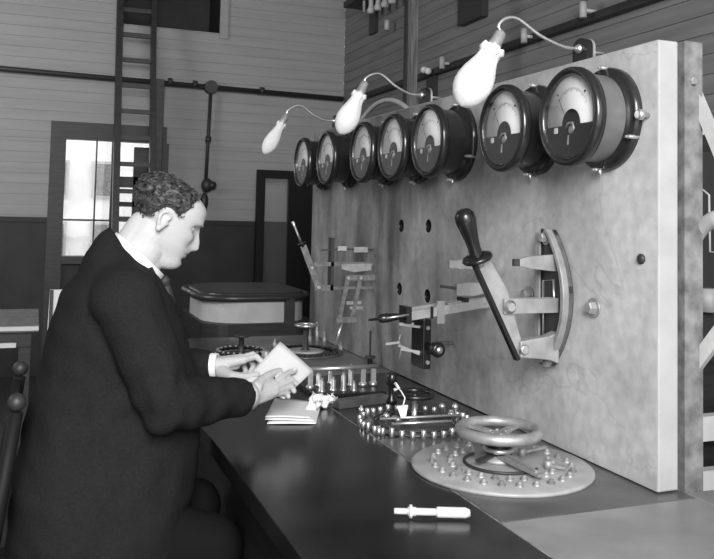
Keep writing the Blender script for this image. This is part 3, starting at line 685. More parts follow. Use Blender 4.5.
w = MB().torus(HC+Vector((0, 0, .073)), .087, .0125, (0, 0, 1), 80, 14).build('handwheel', 'brass_dull', t)
s = MB()
for k in range(4):
    a = k*pi/2+.5; s.bar(HC+Vector((0, 0, .066)), HC+Vector((.08*cos(a), .08*sin(a), .07)), .016, .007)
s.build('spoke', 'brass_dull', w)
s = MB()
for k in range(6):
    a = k*pi/3+.2; s.lathe([(.004, .064), (.004, .072)], HC+Vector((.02*cos(a), .02*sin(a), 0)), (0, 0, 1), 8)
s.lathe([(.032, .058), (.032, .066)], HC, (0, 0, 1), 30); s.build('spindle', 'brass_dull', w)
e1 = at(541, 476, 2, TZ+.02); MB().bar(HC+Vector((-.01, -.02, .022)), e1, .016, .006).bar(HC+Vector((.0, -.03, .028)), e1+Vector((-.005, .01, .006)), .006, .006).build('contact_arm', 'brass_dull', t)
e2 = at(478, 461, 2, TZ+.022); MB().bar(HC+Vector((0, 0, .024)), e2, .014, .005).build('counter_arm', 'iron', t)
for (x0, y0), (x1, y1) in (((522, 452), (546, 447)), ((548, 465), (566, 468))):
    a = at(x0, y0, 2, TZ+.016); b_ = at(x1, y1, 2, TZ+.016)
    if b_.x > 1.19: b_.x = 1.19
    if a.x > 1.14: a.x = 1.14
    MB().cyl(Vector((a.x, a.y, TZ+.005)), a+Vector((0, 0, .01)), .009, n=14).bar(a, b_, .008, .006).build('terminal', 'brass_dull', t)

# second dial
C2 = Vector((.958, 2.04, TZ))
t = thing('rotary_rheostat', C2, 'second rotary rheostat with a ring of upright brass studs and small dark wheel', 'rheostat')
MB().lathe([(0, 0), (.128, 0), (.132, .002), (.132, .006), (0, .006)], C2, (0, 0, 1), 60, False).build('plate', 'dial_slate', t)
for k in range(34):
    a = 2*pi*k/34; p = C2+Vector((.145*cos(a), .145*sin(a), 0)); hgt = .019+.004*((k*7) % 3 == 0)
    MB().lathe([(.0068, 0), (.0066, hgt*.5), (.0066, hgt*.97), (.0055, hgt), (0, hgt)], p, (0, 0, 1), 12).build('stud', 'brass', t)
MB().torus(C2+Vector((0, 0, .010)), .108, .003, (0, 0, 1), 60, 8).build('guide_ring', 'iron', t)
MB().lathe([(.014, .006), (.014, .012), (.007, .013), (.0065, .07), (.01, .072), (.01, .076)], C2, (0, 0, 1), 20).build('post', 'brass', t)
w = MB().torus(C2+Vector((0, 0, .08)), .05, .007, (0, 0, 1), 60, 12).build('handwheel', 'rubber', t)
s = MB()
for k in range(3):
    a = k*2*pi/3+.4; s.bar(C2+Vector((0, 0, .077)), C2+Vector((.048*cos(a), .048*sin(a), .079)), .008, .005)
s.lathe([(.014, .072), (.014, .082), (.006, .086)], C2, (0, 0, 1), 20); s.build('spoke', 'rubber', w)
for (x0, y0, x1, y1) in ((380, 419, 459, 415), (392, 424, 452, 421)):
    a = at(x0, y0, 2, TZ+.03); b_ = at(x1, y1, 2, TZ+.03); MB().cyl(a, b_, .0038, n=10).build('contact_arm', 'brass', t)
for (x, y, hh_) in ((442, 410, .03), (455, 412, .035), (451, 415, .02), (386, 420, .03), (398, 424, .03), (395, 419, .02)):
    a = at(x, y+4, 2, TZ+.006); MB().lathe([(.006, 0), (.006, hh_*.5), (.009, hh_*.55), (.009, hh_*.8), (.004, hh_)], a, (0, 0, 1), 12).build('arm_post', 'brass', t)
# paper tag hung on a string
tp = at(399, 392, 1, 2.02); 
t = thing('paper_tag', (tp.x, 2.0, TZ+.03), 'white paper tag on a string hanging by the second rheostat wheel', 'tag')
tg = [at(x, y, 1, 1.955) for x, y in ((397, 406), (408, 405), (406, 417), (401, 418))]
MB().prism(tg, (0, .002, 0)).build('tag', 'cloth_white', t)
MB().tube([at(403, 406, 1, 1.955), at(405, 398, 1, 1.96), at(401, 391, 1, 1.98), at(397, 387, 1, 2.0), at(395, 383, 1, 2.02)], .0018, 6).tube([at(395, 383, 1, 2.02), at(399, 388, 1, 2.02), at(394, 390, 1, 2.02)], .004, 6).build('string', 'cloth_white', t)
p = at(392, 404, 2, TZ)
t = thing('black_knob', p, 'small black knob standing left of the second rheostat wheel', 'knob')
MB().lathe([(.016, 0), (.016, .01), (.009, .02), (.009, .05), (.016, .055), (.016, .085), (.01, .09)], (1.0, 2.29, TZ), (0, 0, 1), 20).build('knob', 'rubber', t)

# third dial
C3 = Vector((1.02, 3.2, TZ))
t = thing('rotary_rheostat', C3, 'rotary rheostat with toothed dark ring at the far desk end beside the slab', 'rheostat')
MB().lathe([(0, 0), (.15, 0), (.15, .006), (0, .006)], C3, (0, 0, 1), 60, False).build('plate', 'dial_slate', t)
MB().lathe([(.07, .006), (.075, .012), (.05, .013), (0, .013)], C3, (0, 0, 1), 50, False).build('centre_plate', 'dial_marble', t)
for k in range(40):
    a = 2*pi*k/40; p = C3+Vector((.125*cos(a), .125*sin(a), .006)); MB().cyl(p, p+Vector((0, 0, .007)), .0065, n=10).build('stud', 'rubber', t)
MB().torus(C3+Vector((0, 0, .010)), .113, .004, (0, 0, 1), 60, 8).build('guide_ring', 'rubber', t)
MB().lathe([(.02, .012), (.012, .02), (.01, .10)], C3, (0, 0, 1), 20).build('post', 'iron', t)
MB().torus(C3+Vector((0, 0, .11)), .04, .006, (0, 0, 1), 40, 10).lathe([(.014, .10), (.014, .112)], C3, (0, 0, 1), 20).bar(C3+Vector((-.04, 0, .108)), C3+Vector((.04, 0, .108)), .01, .004).build('handwheel', 'brass', t)
for x, y, hh_ in ((.93, 3.33, .04), (1.09, 3.36, .07), (1.12, 3.36, .1), (1.15, 3.35, .06), (1.17, 3.2, .04), (.9, 3.1, .035)):
    MB().lathe([(.009, 0), (.009, hh_*.6), (.005, hh_*.65), (.005, hh_)], (x, y, TZ), (0, 0, 1), 12).build('terminal', 'brass_dull', t)
# fourth, left of it
C4 = Vector((.76, 3.2, TZ))
t = thing('rotary_rheostat', C4, 'farthest left rotary rheostat partly hidden behind the hands of the man', 'rheostat')
MB().lathe([(0, 0), (.104, 0), (.104, .006), (0, .006)], C4, (0, 0, 1), 50, False).build('plate', 'dial_slate', t)
MB().torus(C4+Vector((0, 0, .016)), .09, .007, (0, 0, 1), 50, 8).build('guide_ring', 'rubber', t)
for k in range(24):
    a = 2*pi*k/24; p = C4+Vector((.09*cos(a), .09*sin(a), .004)); MB().cyl(p, p+Vector((0, 0, .022)), .005, n=8).build('stud', 'brass_dull', t)
MB().lathe([(.02, .004), (.012, .02), (.01, .07), (.03, .072), (.03, .08)], C4, (0, 0, 1), 20).build('post', 'iron', t)
p = at(262, 366, 2, TZ)
tag(MB().lathe([(.016, 0), (.016, .05), (.012, .054)], (.80, 2.98, TZ), (0, 0, 1), 24).build('brass_canister', 'brass_dull'), 'short pale brass cylinder standing just above the held sheet of paper', 'cylinder')

# terminal rack between the dials
t = thing('fuse_rack', (.93, 2.48, TZ), 'low fuse rack with a pale rod across brass posts, right of the held paper', 'rack')
MB().box((.80, 2.4, TZ), (1.03, 2.6, TZ+.012)).build('base', 'rubber', t, bevel=.002)
MB().cyl((.80, 2.485, .852), (1.035, 2.485, .852), .0075, n=16).build('cross_rod', 'brass', t)
for x, y in ((.985, 2.485), (1.02, 2.485), (.81, 2.485)):
    MB().box((x-.008, y-.005, TZ+.01), (x+.008, y+.005, .85)).lathe([(.013, 0), (.013, .012)], (x, y, TZ+.012), (0, 0, 1), 16).build('post', 'brass', t)
for x, y, hh_ in ((.85, 2.52, .05), (.87, 2.44, .045), (.90, 2.43, .06), (.93, 2.42, .035), (.83, 2.43, .045), (.95, 2.5, .07), (.9, 2.55, .05)):
    MB().lathe([(.011, .012), (.011, .018), (.008, .02), (.008, hh_), (.0045, hh_+.002), (.0045, hh_+.01)], (x, y, TZ), (0, 0, 1), 16).build('terminal', 'brass', t)
t = thing('insulating_bar', (.93, 2.3, TZ), 'dark flat bar lying between the fuse rack and the studded rheostat', 'bar')
MB().bar((.82, 2.27, TZ+.012), (.99, 2.31, TZ+.012), .035, .024).build('bar', 'dial_slate', t, bevel=.003)
tag(MB().lathe([(.009, 0), (.009, .03), (.02, .032), (.02, .038), (.004, .04), (.004, .13)], (1.16, 2.86, TZ), (0, 0, 1), 20).build('terminal_post', 'iron'), 'thin dark post standing by the slab beyond the fuse rack', 'post')
for k, (x, y, lb) in enumerate(((.87, 2.2, 'small brass stud on the desk beside the crumpled paper'), (.83, 1.975, 'small brass stud at the near left corner of the studded rheostat'))):
    tag(MB().lathe([(.008, 0), (.008, .014), (.004, .016), (.004, .022)], (x, y, TZ), (0, 0, 1), 14).build('brass_stud', 'brass'), lb, 'stud')

# plug tool lying on the desk
a = at(394, 511, 2, TZ+.012); b_ = at(470, 513, 2, TZ+.012); dd = (b_-a).normalized(); L = (b_-a).length
t = thing('plug_tool', (a+b_)/2-Vector((0, 0, .012)), 'pale plug tool with a round collar lying on the near part of the desk', 'tool')
MB().lathe([(.005, 0), (.0055, .003), (.0055, L*.24)], a, dd, 20).lathe([(.0055, L*.2), (.0065, L*.22), (.0065, L*.56)], a, dd, 20).build('rod', 'white', t)
MB().lathe([(.012, L*.20), (.012, L*.24)], a, dd, 24).lathe([(.008, L*.18), (.008, L*.29)], a, dd, 20).build('collar', 'white', t)
MB().lathe([(.009, L*.56), (.0095, L*.58), (.0095, L*.94), (.006, L)], a, dd, 24).build('handle', 'white', t)

# ---------------------------------------------------------------- papers
def sheet(corners, name, lab, z0, curl=.004, group=None, parentless=True, n=10, thick=.0008, seed=0):
    c = [Vector(p) for p in corners]; mb = MB(); vs = []; fs = []
    nr = (c[1]-c[0]).cross(c[3]-c[0]).normalized()
    if nr.z < 0: nr = -nr
    for lay in (0, 1):
        for i in range(n+1):
            for j in range(n+1):
                u, v = i/n, j/n
                p = (c[0]*(1-u)+c[1]*u)*(1-v)+(c[3]*(1-u)+c[2]*u)*v
                p = p+nr*(curl*(sin(pi*u)*.6+sin(2.3*v+seed)*.5)+lay*thick); vs.append(p)
    N = (n+1)**2
    for lay in (0, 1):
        for i in range(n):
            for j in range(n):
                a = lay*N+i*(n+1)+j; fs.append((a, a+1, a+n+2, a+n+1))
    for i in range(n):
        for (p, q) in ((i, i+1), (i+n*(n+1), i+1+n*(n+1)), (i*(n+1), (i+1)*(n+1)), (i*(n+1)+n, (i+1)*(n+1)+n)): fs.append((p, q, q+N, p+N))
    mb.add(vs, fs, True); o = mb.build(name, 'paper_held' if name == 'held_paper' else 'paper', loc=c[0]); return tag(o, lab, 'paper', group)
T_ = lambda x, y, z=TZ: at(x, y, 2, z)
sheet([T_(267, 424, TZ+.002), T_(316, 424, TZ+.002), T_(321, 405, TZ+.002), T_(277, 401, TZ+.002)], 'paper_sheet', 'bottom sheet of the small paper stack on the desk under the hands', 0, .0015, 'sheets of paper stacked on the desk')
sheet([T_(265, 420, TZ+.008), T_(314, 422, TZ+.006), T_(320, 404, TZ+.006), T_(276, 399, TZ+.008)], 'paper_sheet', 'middle sheet of the small paper stack on the desk under the hands', 0, .002, 'sheets of paper stacked on the desk', seed=1)
sheet([T_(265, 418, TZ+.014), T_(310, 419, TZ+.012), T_(319, 402, TZ+.012), T_(275, 398, TZ+.013)], 'paper_sheet', 'top sheet of the small paper stack on the desk under the hands', 0, .003, 'sheets of paper stacked on the desk', seed=2)
pl_, pt_, pr_ = at(242, 383, 1, 2.16), at(280, 342, 1, 2.23), at(313, 371, 1, 2.20); pb_ = at(284, 399, 1, 2.12)
sheet([pl_, pb_, pr_, pt_], 'held_paper', 'white sheet of paper held up between the two hands of the man', 0, .004)
# crumpled paper
t = MB(); random.seed(4)
for k in range(9):
    a = random.uniform(0, 2*pi); c0 = at(322+random.uniform(-9, 11), 403+random.uniform(-5, 5), 2, TZ+.02)
    r = random.uniform(.014, .024); vs = []; n = 7
    ax_ = Vector((random.uniform(-1, 1), random.uniform(-1, 1), random.uniform(.2, 1))).normalized(); e = ax_.orthogonal().normalized(); g = ax_.cross(e)
    for i in range(n):
        for j in range(n):
            u, v = i/(n-1)-.5, j/(n-1)-.5; p = c0+e*(u*r*2.2)+g*(v*r*1.6)+ax_*(.010*sin(6*u+k)*cos(5*v)+random.uniform(-.001, .001))
            if p.z < TZ+.002: p.z = TZ+.002
            vs.append(p)
    t.add(vs, [(i*n+j, i*n+j+1, (i+1)*n+j+1, (i+1)*n+j) for i in range(n-1) for j in range(n-1)], True)
o = t.build('crumpled_paper', 'cloth_white'); sd = o.modifiers.new('thick', 'SOLIDIFY'); sd.thickness = .001
tag(o, 'crumpled white paper between the stacked sheets and the studded rheostat', 'paper')

# ---------------------------------------------------------------- the man
HY = 2.12
S = 1/397.
chin = at(179.5, 265, 1, HY)
tilt = radians(26)
up_ = Vector((sin(tilt), 0, cos(tilt))); fw_ = Vector((cos(tilt), 0, -sin(tilt))); la_ = Vector((0, 1, 0))
HL = lambda u, l, w: chin + fw_*u + la_*l + up_*w
prof_w = [-.026, -.020, -.012, -.004, .004, .014, .024, .036, .050, .070, .090, .105, .118, .132, .144, .154, .163, .171, .177, .181, .183]
prof_f = [-.032, -.014, -.004, .0, .000, -.001, .000, .002, .001, .000, -.001, .002, .004, .003, .000, -.008, -.022, -.042, -.065, -.09, -.112]
prof_b = [-.060, -.066, -.070, -.074, -.078, -.088, -.100, -.115, -.128, -.145, -.162, -.172, -.178, -.181, -.180, -.176, -.169, -.158, -.145, -.130, -.114]
prof_h = [.012, .023, .029, .033, .036, .041, .047, .053, .058, .064, .069, .072, .074, .0745, .073, .070, .063, .053, .040, .024, .003]
def interp(x, X, Y): return float(np.interp(x, X, Y))
def head_pt(w, th, off=0., plain=False):
    f = interp(w, prof_w, prof_f); b_ = interp(w, prof_w, prof_b); h_ = interp(w, prof_w, prof_h)
    # widest part sits behind the middle
    cx = f*.42+b_*.58; c, s_ = cos(th), sin(th)
    e = .80 if (c > 0 and w < .14) else .92
    sg = lambda v, p: math.copysign(abs(v)**p, v)
    r = (f-cx) if c > 0 else (cx-b_)
    u = cx + sg(c, e)*(r+off); l = sg(s_, .95)*(h_+off)
    if not plain and c > 0:
        # nose
        ns = interp(w, [.040, .044, .050, .056, .066, .080, .096, .105], [0, .012, .021, .0245, .0215, .0155, .007, 0])
        sg_ = interp(w, [.04, .055, .08, .1], [.013, .0125, .009, .009])
        u += ns*exp(-(l/sg_)**2)
        # eye sockets, brow
        for k in (-1, 1):
            u -= .010*exp(-((l-k*.031)/.016)**2-((w-.093)/.011)**2)
            u += .005*exp(-((l-k*.028)/.022)**2-((w-.110)/.007)**2)
            u += .004*exp(-((l-k*.042)/.018)**2-((w-.070)/.016)**2)
            u -= .003*exp(-((l-k*.03)/.012)**2-((w-.050)/.012)**2)
        u += .007*exp(-(l/.020)**2-((w-.036)/.005)**2)+.006*exp(-(l/.018)**2-((w-.024)/.005)**2)
        u -= .004*exp(-(l/.024)**2-((w-.030)/.0028)**2)+.004*exp(-(l/.02)**2-((w-.014)/.005)**2)
        u += .003*exp(-(l/.016)**2-((w-.002)/.008)**2)
    return HL(u, l, w)
def head_mesh(mb):
    ws = list(np.linspace(prof_w[0], prof_w[-1], 110)); n = 120; vs = []; fs = []
    for w_ in ws:
        for k in range(n): vs.append(head_pt(w_, 2*pi*k/n))
    for i in range(len(ws)-1):
        for k in range(n): fs.append((i*n+k, i*n+(k+1) % n, (i+1)*n+(k+1) % n, (i+1)*n+k))
    fs.append(tuple(range(n))[::-1]); fs.append(tuple((len(ws)-1)*n+k for k in range(n)))
    mb.add(vs, fs, True)
man = thing('person', (.25, HY, 0), 'man in black suit with curly dark hair, seated in profile reading a sheet of paper', 'person')
body = MB(); head_mesh(body)
# neck
nb = HL(-.098, 0, .03); nl = Vector((.215, HY, 1.185))
body.cap(HL(-.095, 0, .055), HL(-.110, 0, -.01), .058, .054, 24).cap(HL(-.098, 0, .01), nl, .055, .058, 24).cap(HL(-.072, 0, .018), Vector((.238, HY, 1.18)), .036, .045, 20)
# nape fullness
body.cap(HL(-.12, 0, .045), Vector((.20, HY, 1.20)), .044, .05, 20)
# ears
for sgn in (-1, 1):
    cpt = lambda u, w, l=.0: HL(-.096+u*.85, sgn*(.072+l), .076+w*.82)
    ring = [(-.004, -.026, .004), (-.012, -.012, .009), (-.018, .004, .013), (-.016, .020, .013), (-.004, .029, .011), (.010, .024, .007), (.014, .010, .004)]
    pts = [cpt(*(r[0], r[1], r[2])) for r in ring]
    body.tube(pts, .0042, 8, rs=[.0045, .0045, .0042, .0042, .0042, .004, .0035])
    body.ball(cpt(-.003, .0, .003), .015, (.95, .45, 1.6), Matrix.Rotation(tilt, 3, 'Y'), 16, 10)
    body.ball(cpt(-.004, -.026, .005), .0075)
    body.ball(cpt(.012, -.004, .001), .005)
# trunk and limbs (mostly under the clothes)
body.cap(nl, (.20, HY, 1.10), .07, .12, 20).cap((.20, HY, 1.08), (.16, HY, .90), .12, .125, 20).cap((.16, HY, .88), (.14, HY, .66), .125, .13, 20)
body.cap((.15, HY-.08, .62), (.15, HY+.08, .62), .11, .11, 20)
shN = Vector((.205, HY-.185, 1.125)); elN = Vector((.285, HY-.225, .905)); wrN = at(249, 396, 1, 2.045)
shF = Vector((.205, HY+.185, 1.125)); elF = Vector((.30, HY+.23, .91)); wrF = at(214, 366, 1, 2.27)
for s0, e0, w0 in ((shN, elN, wrN), (shF, elF, wrF)):
    body.cap(Vector((.2, HY, 1.12)), s0, .07, .055, 18).cap(s0, e0, .050, .040, 18).cap(e0, w0, .040, .027, 18)
for sg in (-1, 1):
    hip = Vector((.15, HY+sg*.09, .60)); kn = Vector((.50, HY+sg*.12, .56)) if sg > 0 else Vector((.47, HY+sg*.13, .55)); an = kn+Vector((-.02, 0, -.45))
    kn.x = .42; an = Vector((.36, kn.y, .09))
    body.cap(hip, kn, .085, .055, 18).cap(kn, an, .055, .036, 18).cap(an+Vector((-.01, 0, -.03)), an+Vector((.15, 0, -.045)), .035, .028, 14)
def finger(pts, r):
    P = [at(x, y, 1, Y) for x, y, Y in pts]
    for i in range(len(P)-1): body.cap(P[i], P[i+1], r*1.08*(1-.06*i), r*1.08*(1-.06*(i+1)), 14)
    return P
nails = []
# near (right) hand
Kn = [(274, 384, 2.10), (275.5, 388, 2.095), (274.5, 392, 2.09), (271, 395.5, 2.085)]
KP = [at(x, y, 1, Y) for x, y, Y in Kn]
body.cap(elN*.1+wrN*.9, wrN, .029, .026, 18)
for i, k in enumerate(KP):
    st = wrN+Vector((0, 0, .012-.008*i)); body.cap(st, k, .018, .0115 if i < 3 else .010, 14)
body.cap(wrN, (KP[1]+KP[2])/2-Vector((.02, 0, 0)), .024, .016, 16)
Fi = finger([Kn[0], (282, 377, 2.125), (289.5, 372.5, 2.15), (295, 371, 2.165)], .0085)
finger([Kn[1], (285, 383, 2.12), (292, 380, 2.14), (296, 383.5, 2.145)], .0088)
finger([Kn[2], (284, 388, 2.115), (291, 387, 2.13), (294, 391, 2.13)], .0083)
finger([Kn[3], (280, 393, 2.105), (286, 393, 2.12), (288.5, 396.5, 2.12)], .0074)
th1 = [(256, 388, 2.055), (262, 380, 2.085), (271, 374, 2.115), (279, 371, 2.14)]
P = [at(x, y, 1, Y) for x, y, Y in th1]; body.cap(P[0], P[1], .017, .0125, 14).cap(P[1], P[2], .0125, .0105, 14).cap(P[2], P[3], .0105, .009, 14)
# far (left) hand
Kf = [(244, 360, 2.235), (242, 358, 2.26), (239, 359, 2.28), (235, 361, 2.30)]
KQ = [at(x, y, 1, Y) for x, y, Y in Kf]
body.cap(elF*.1+wrF*.9, wrF, .029, .026, 18)
for i, k in enumerate(KQ): body.cap(wrF+Vector((0, -.01+.008*i, .006)), k, .019, .0118 if i < 3 else .0105, 14)
body.cap(wrF, (KQ[0]+KQ[2])/2-Vector((.02, 0, .008)), .024, .02, 16)
finger([Kf[0], (256, 356.5, 2.215), (262.5, 362.5, 2.20), (263.5, 370, 2.19)], .0086)
finger([Kf[1], (253, 354.5, 2.245), (260, 360, 2.235), (259, 370, 2.225)], .0088)
finger([Kf[2], (249, 358, 2.27), (254, 366, 2.26), (249, 374, 2.245)], .0084)
finger([Kf[3], (243, 363, 2.285), (246, 372, 2.27), (240, 378, 2.25)], .0076)
th2 = [(222, 372, 2.24), (232, 376, 2.20), (245, 377, 2.18), (257, 374.5, 2.17)]
P = [at(x, y, 1, Y) for x, y, Y in th2]; body.cap(P[0], P[1], .019, .013, 14).cap(P[1], P[2], .013, .0105, 14).cap(P[2], P[3], .0105, .0085, 14)
bo = body.build('body', 'skin', man); remesh(bo, .0026, 2)
# eyes, brows, lips
for sgn in (-1, 1):
    fu = interp(.093, prof_w, prof_f)
    MB().ball(HL(fu-.0265, sgn*.0315, .091), .0110).build('eye', 'eye', man)
    MB().ball(HL(fu-.0255, sgn*.0310, .0915), .0122).build('upper_eyelid', 'skin', man)
    lid = MB().tube([HL(fu-.0135-.010*((k-4)/4)**2, sgn*(.0315+.013*(k-4)/4), .0895-.006+.0*k) for k in range(9)], .0016, 8).build('eyelash', 'hair', man)
    br = MB().tube([HL(fu+.004-.010*((k-3)/5)**2, sgn*(.012+.0055*k), .108+.0025*sin(k/7*pi)) for k in range(8)], .0022, 6).build('eyebrow', 'hair', man)
mo = MB().tube([HL(.0032-.012*((k-4)/4)**2, .020*(k-4)/4, .0295-.001*abs(k-4)/4) for k in range(9)], .0016, 6).build('mouth_line', 'lips', man)
# nails
for (x, y, Y) in ((295, 369.5, 2.155),):
    MB().ball(at(x, y, 1, Y), .006, (1.1, .6, .8)).build('fingernail', 'skin', man)

# hair
HLU = [-.205, -.19, -.15, -.130, -.118, -.108, -.096, -.082, -.068, -.060, -.053, -.046, -.036, -.026, .01]
HLW = [.048, .050, .055, .068, .088, .103, .108, .104, .098, .110, .130, .152, .168, .2, .3]
def hairline(u): return interp(u, HLU, HLW)
def vnoise(p, s):
    from mathutils import noise as N
    return N.noise(Vector(p)*s)
hm = MB(); ws = list(np.linspace(.045, .183, 120)); n = 200; pts = []; inside = []
for w_ in ws:
    for k in range(n):
        th = 2*pi*k/n; q = head_pt(w_, th, 0, True); d = q-chin; u = d.dot(fw_)
        m = (w_-hairline(u)); e = max(0, min(1, m/.012))
        nz = vnoise(q, 95)*.0042+vnoise(q+Vector((3, 1, 2)), 48)*.0045
        thick = -.003+e*(.0065+nz+ .003*(1 if u < -.08 and w_ < .14 else 0))
        q2 = head_pt(min(w_, .183), th, thick if w_ < .17 else thick, True)
        if w_ > .15: q2 = q2+up_*(thick*.9*(w_-.15)/.033)
        pts.append(q2); inside.append(m > -.002+.004*vnoise(q, 120))
fs = []
for i in range(len(ws)-1):
    for k in range(n):
        f = (i*n+k, i*n+(k+1) % n, (i+1)*n+(k+1) % n, (i+1)*n+k)
        if all(inside[j] for j in f): fs.append(f)
topi = (len(ws)-1)*n; fs.append(tuple(topi+k for k in range(n)))
hm.add(pts, fs, True)
random.seed(11)
for k in range(620):
    w_ = random.uniform(.055, .182); th = random.uniform(0, 2*pi); q = head_pt(w_, th, .006, True); u = (q-chin).dot(fw_)
    if w_ < hairline(u)+.003: continue
    nr = (q-HL(-.09, 0, .1)).normalized(); e = nr.orthogonal().normalized(); g = nr.cross(e); R_ = random.uniform(.004, .0075); a0 = random.uniform(0, 6.28)
    if w_ > .15: q = q+up_*.004
    hm.tube([q+(e*cos(a0+j*.8)+g*sin(a0+j*.8))*R_*(1-.06*j)+nr*(.001*j-.001+.002*sin(j)) for j in range(7)], .0013, 5)
hm.build('hair', 'hair', man)

# shirt collar: tilted band round the neck
cb = at(115, 236, 1, HY); cf = at(160, 277, 1, HY)
cc = (cb+cf)/2; ex = (cf-cb)/2; nrm_c = Vector((ex.z, 0, -ex.x)).normalized(); nrm_c = nrm_c if nrm_c.z > 0 else -nrm_c
cm = MB(); N = 48; vs = []; fs = []
for lay, (k1, k2) in enumerate(((1.0, 0), (1.0, .017), (1.05, .017), (1.08, -.005))):
    for i in range(N):
        a = 2*pi*i/N; vs.append(cc+ex*cos(a)*k1+Vector((0, .070, 0))*sin(a)*k1+nrm_c*(k2-.008))
for l in range(3):
    for i in range(N): fs.append((l*N+i, l*N+(i+1) % N, (l+1)*N+(i+1) % N, (l+1)*N+i))
cm.add(vs, fs, True); cm.build('shirt_collar', 'shirt', man)
tk = at(162, 281, 1, HY)
MB().ball(tk+Vector((.006, 0, -.002)), .014, (1, 1, 1.2)).tube([tk+Vector((.008, 0, -.005)), at(168, 292, 1, HY), at(173, 306, 1, HY)], .01, 10, rs=[.009, .011, .010]).build('necktie', 'tie', man)
MB().ball(at(172, 299, 1, HY-.02), .0035).build('tie_pin', 'brass', man)

# coat
ct = MB()
def q(x, y, Y=HY): return at(x, y, 1, Y)
LAT = [(q(118, 250), .045), (q(112, 262), .05)]
# stack of elliptical sections following the leaning back and chest (height, back x, front x, half width)
secs = [(1.244, .168, .225, .055), (1.226, .143, .262, .088), (1.195, .115, .288, .135), (1.155, .098, .305, .178), (1.12, .062, .322, .196), (1.06, .040, .348, .200), (1.00, .030, .370, .196), (.94, .018, .388, .19), (.88, .004, .395, .188), (.80, -.012, .398, .20), (.70, -.03, .392, .22), (.60, -.035, .375, .235), (.50, -.03, .36, .235)]
vs = []; fs = []; n = 48
for z, b0, f0, hw in secs:
    for k in range(n):
        a = 2*pi*k/n; c_, s_ = cos(a), sin(a)
        vs.append(((b0+f0)/2+math.copysign(abs(c_)**.85, c_)*(f0-b0)/2, HY+math.copysign(abs(s_)**.85, s_)*hw, z+(.10*(c_*-.5)*max(0, (z-1.1))/.16)))
for i in range(len(secs)-1):
    for k in range(n): fs.append((i*n+k, i*n+(k+1) % n, (i+1)*n+(k+1) % n, (i+1)*n+k))
fs += [tuple(range(n)), tuple((len(secs)-1)*n+k for k in range(n))[::-1]]
ct.add(vs, fs, True)
for s0, e0, w0, Ycuff in ((shN, elN, wrN, 0), (shF, elF, wrF, 0)):
    ct.cap(Vector((.185, HY, 1.16)), s0+Vector((-.01, 0, .0)), .075, .077, 20)
    ct.cap(s0+Vector((-.005, 0, 0)), e0+Vector((0, 0, -.005)), .078, .062, 20)
    end = e0+(w0-e0)*(.93 if s0 is shN else .97)
    ct.cap(e0+Vector((0, 0, -.005)), e0+(w0-e0)*.5, .062, .054, 20); ct.lathe([(.054, 0), (.043, (end-(e0+(w0-e0)*.45)).length)], e0+(w0-e0)*.45, w0-e0, 28)
def folds(v):
    from mathutils import noise as N
    p = v.co
    # creases around the elbows and long soft folds on the back
    dE = min((Vector(p)-elN).length, (Vector(p)-elF).length)
    amp = .006+.010*exp(-(dE/.11)**2)
    d = amp*N.noise(Vector((p.x*16+p.z*14, p.y*7, p.z*12-p.x*18)))+.004*N.noise(Vector(p)*9)
    v.co = p+v.normal*d
co_ = ct.build('coat', 'coat', man); remesh(co_, .0065, 6, folds)
# lapel edge and cuffs
lp = MB(); lp.tube([at(150, 268, 1, HY-.075), at(160, 290, 1, HY-.072), at(171, 318, 1, HY-.06), at(183, 345, 1, HY-.03)], .008, 8, rs=[.006, .010, .010, .004]); lp.build('lapel', 'coat', man)
for w0, e0 in ((wrN, elN), (wrF, elF)):
    dr = (w0-e0).normalized(); st = e0+(w0-e0)*.91
    MB().lathe([(.0345, 0), (.034, .026), (.0305, .027), (.030, .0)], st, dr, 30, False).build('shirt_cuff', 'shirt', man)
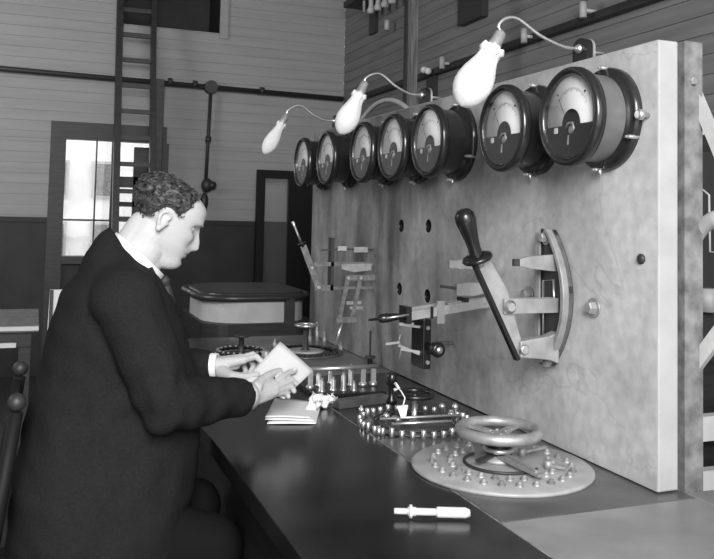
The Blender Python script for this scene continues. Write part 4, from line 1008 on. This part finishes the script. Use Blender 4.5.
# trousers and shoes
tm = MB(); tm.cap((.13, HY-.09, .60), (.13, HY+.09, .60), .125, .125, 20)
for sg, ky in ((-1, -.13), (1, .12)):
    kn = Vector((.42, HY+ky, .56 if sg > 0 else .55)); an = Vector((.36, kn.y, .13))
    tm.cap(Vector((.15, HY+sg*.09, .60)), kn, .098, .07, 18).cap(kn, an, .07, .06, 18)
to = tm.build('trousers', 'trouser', man); remesh(to, .009, 4)
for ky in (-.13, .12):
    y = HY+ky
    MB().ball((.40, y, .05), .05, (2.7, .9, .95)).box((.27, y-.035, .0), (.50, y+.035, .02)).cap((.34, y, .06), (.34, y, .10), .045, .045).build('shoe', 'shoe', man)

# chair
t = thing('wooden_chair', (.12, HY, 0), 'dark wooden chair with round back knobs under the seated man', 'chair')
MB().box((-.1, HY-.23, .425), (.36, HY+.23, .47)).build('seat', 'chair_wood', t, bevel=.01)
for x, y in ((-.08, HY-.2), (-.08, HY+.2), (.32, HY-.2), (.32, HY+.2)): MB().cyl((x, y, 0), (x, y, .43), .018, .024).build('leg', 'chair_wood', t)
kp = at(23, 402, 1, HY-.2)
for sgn in (-1, 1):
    y = HY+sgn*.2
    MB().cyl((-.08, y, .46), (kp.x-.012, y, kp.z-.02), .018, .014).build('back_post', 'chair_wood', t)
    MB().ball((kp.x-.012, y, kp.z), .019).build('post_knob', 'iron', t)
MB().bar((kp.x-.02, HY-.2, .86), (kp.x-.02, HY+.2, .86), .02, .07).bar((-.07, HY-.2, .68), (-.07, HY+.2, .68), .02, .05).build('back_rail', 'chair_wood', t)

# ---------------------------------------------------------------- light
def area(name, loc, aim, size, power, sy=None):
    l = bpy.data.lights.new(name, 'AREA'); l.energy = power; l.size = size
    if sy: l.shape = 'RECTANGLE'; l.size_y = sy
    o = bpy.data.objects.new(name, l); COL.objects.link(o); o.location = loc
    o.rotation_euler = (Vector(aim)-Vector(loc)).to_track_quat('-Z', 'Y').to_euler(); return o
area('window_light', (-.2, -1.3, 2.5), (1.1, 1.9, 1.1), 1.1, 185, 1.5)
area('far_window_light', (-2.6, 4.2, 2.6), (1.4, 7.2, 2.0), 1.2, 70, 1.5)  # unseen fill lamp that brightens the rear wall
W = bpy.data.worlds.new('world'); SC.world = W; W.use_nodes = True
W.node_tree.nodes['Background'].inputs[0].default_value = (.9, .9, .9, 1); W.node_tree.nodes['Background'].inputs[1].default_value = 2.4
SC.view_settings.view_transform = 'Standard'; SC.view_settings.look = 'None'; SC.view_settings.gamma = 1; SC.view_settings.exposure = 0
SC.view_settings.use_curve_mapping = False
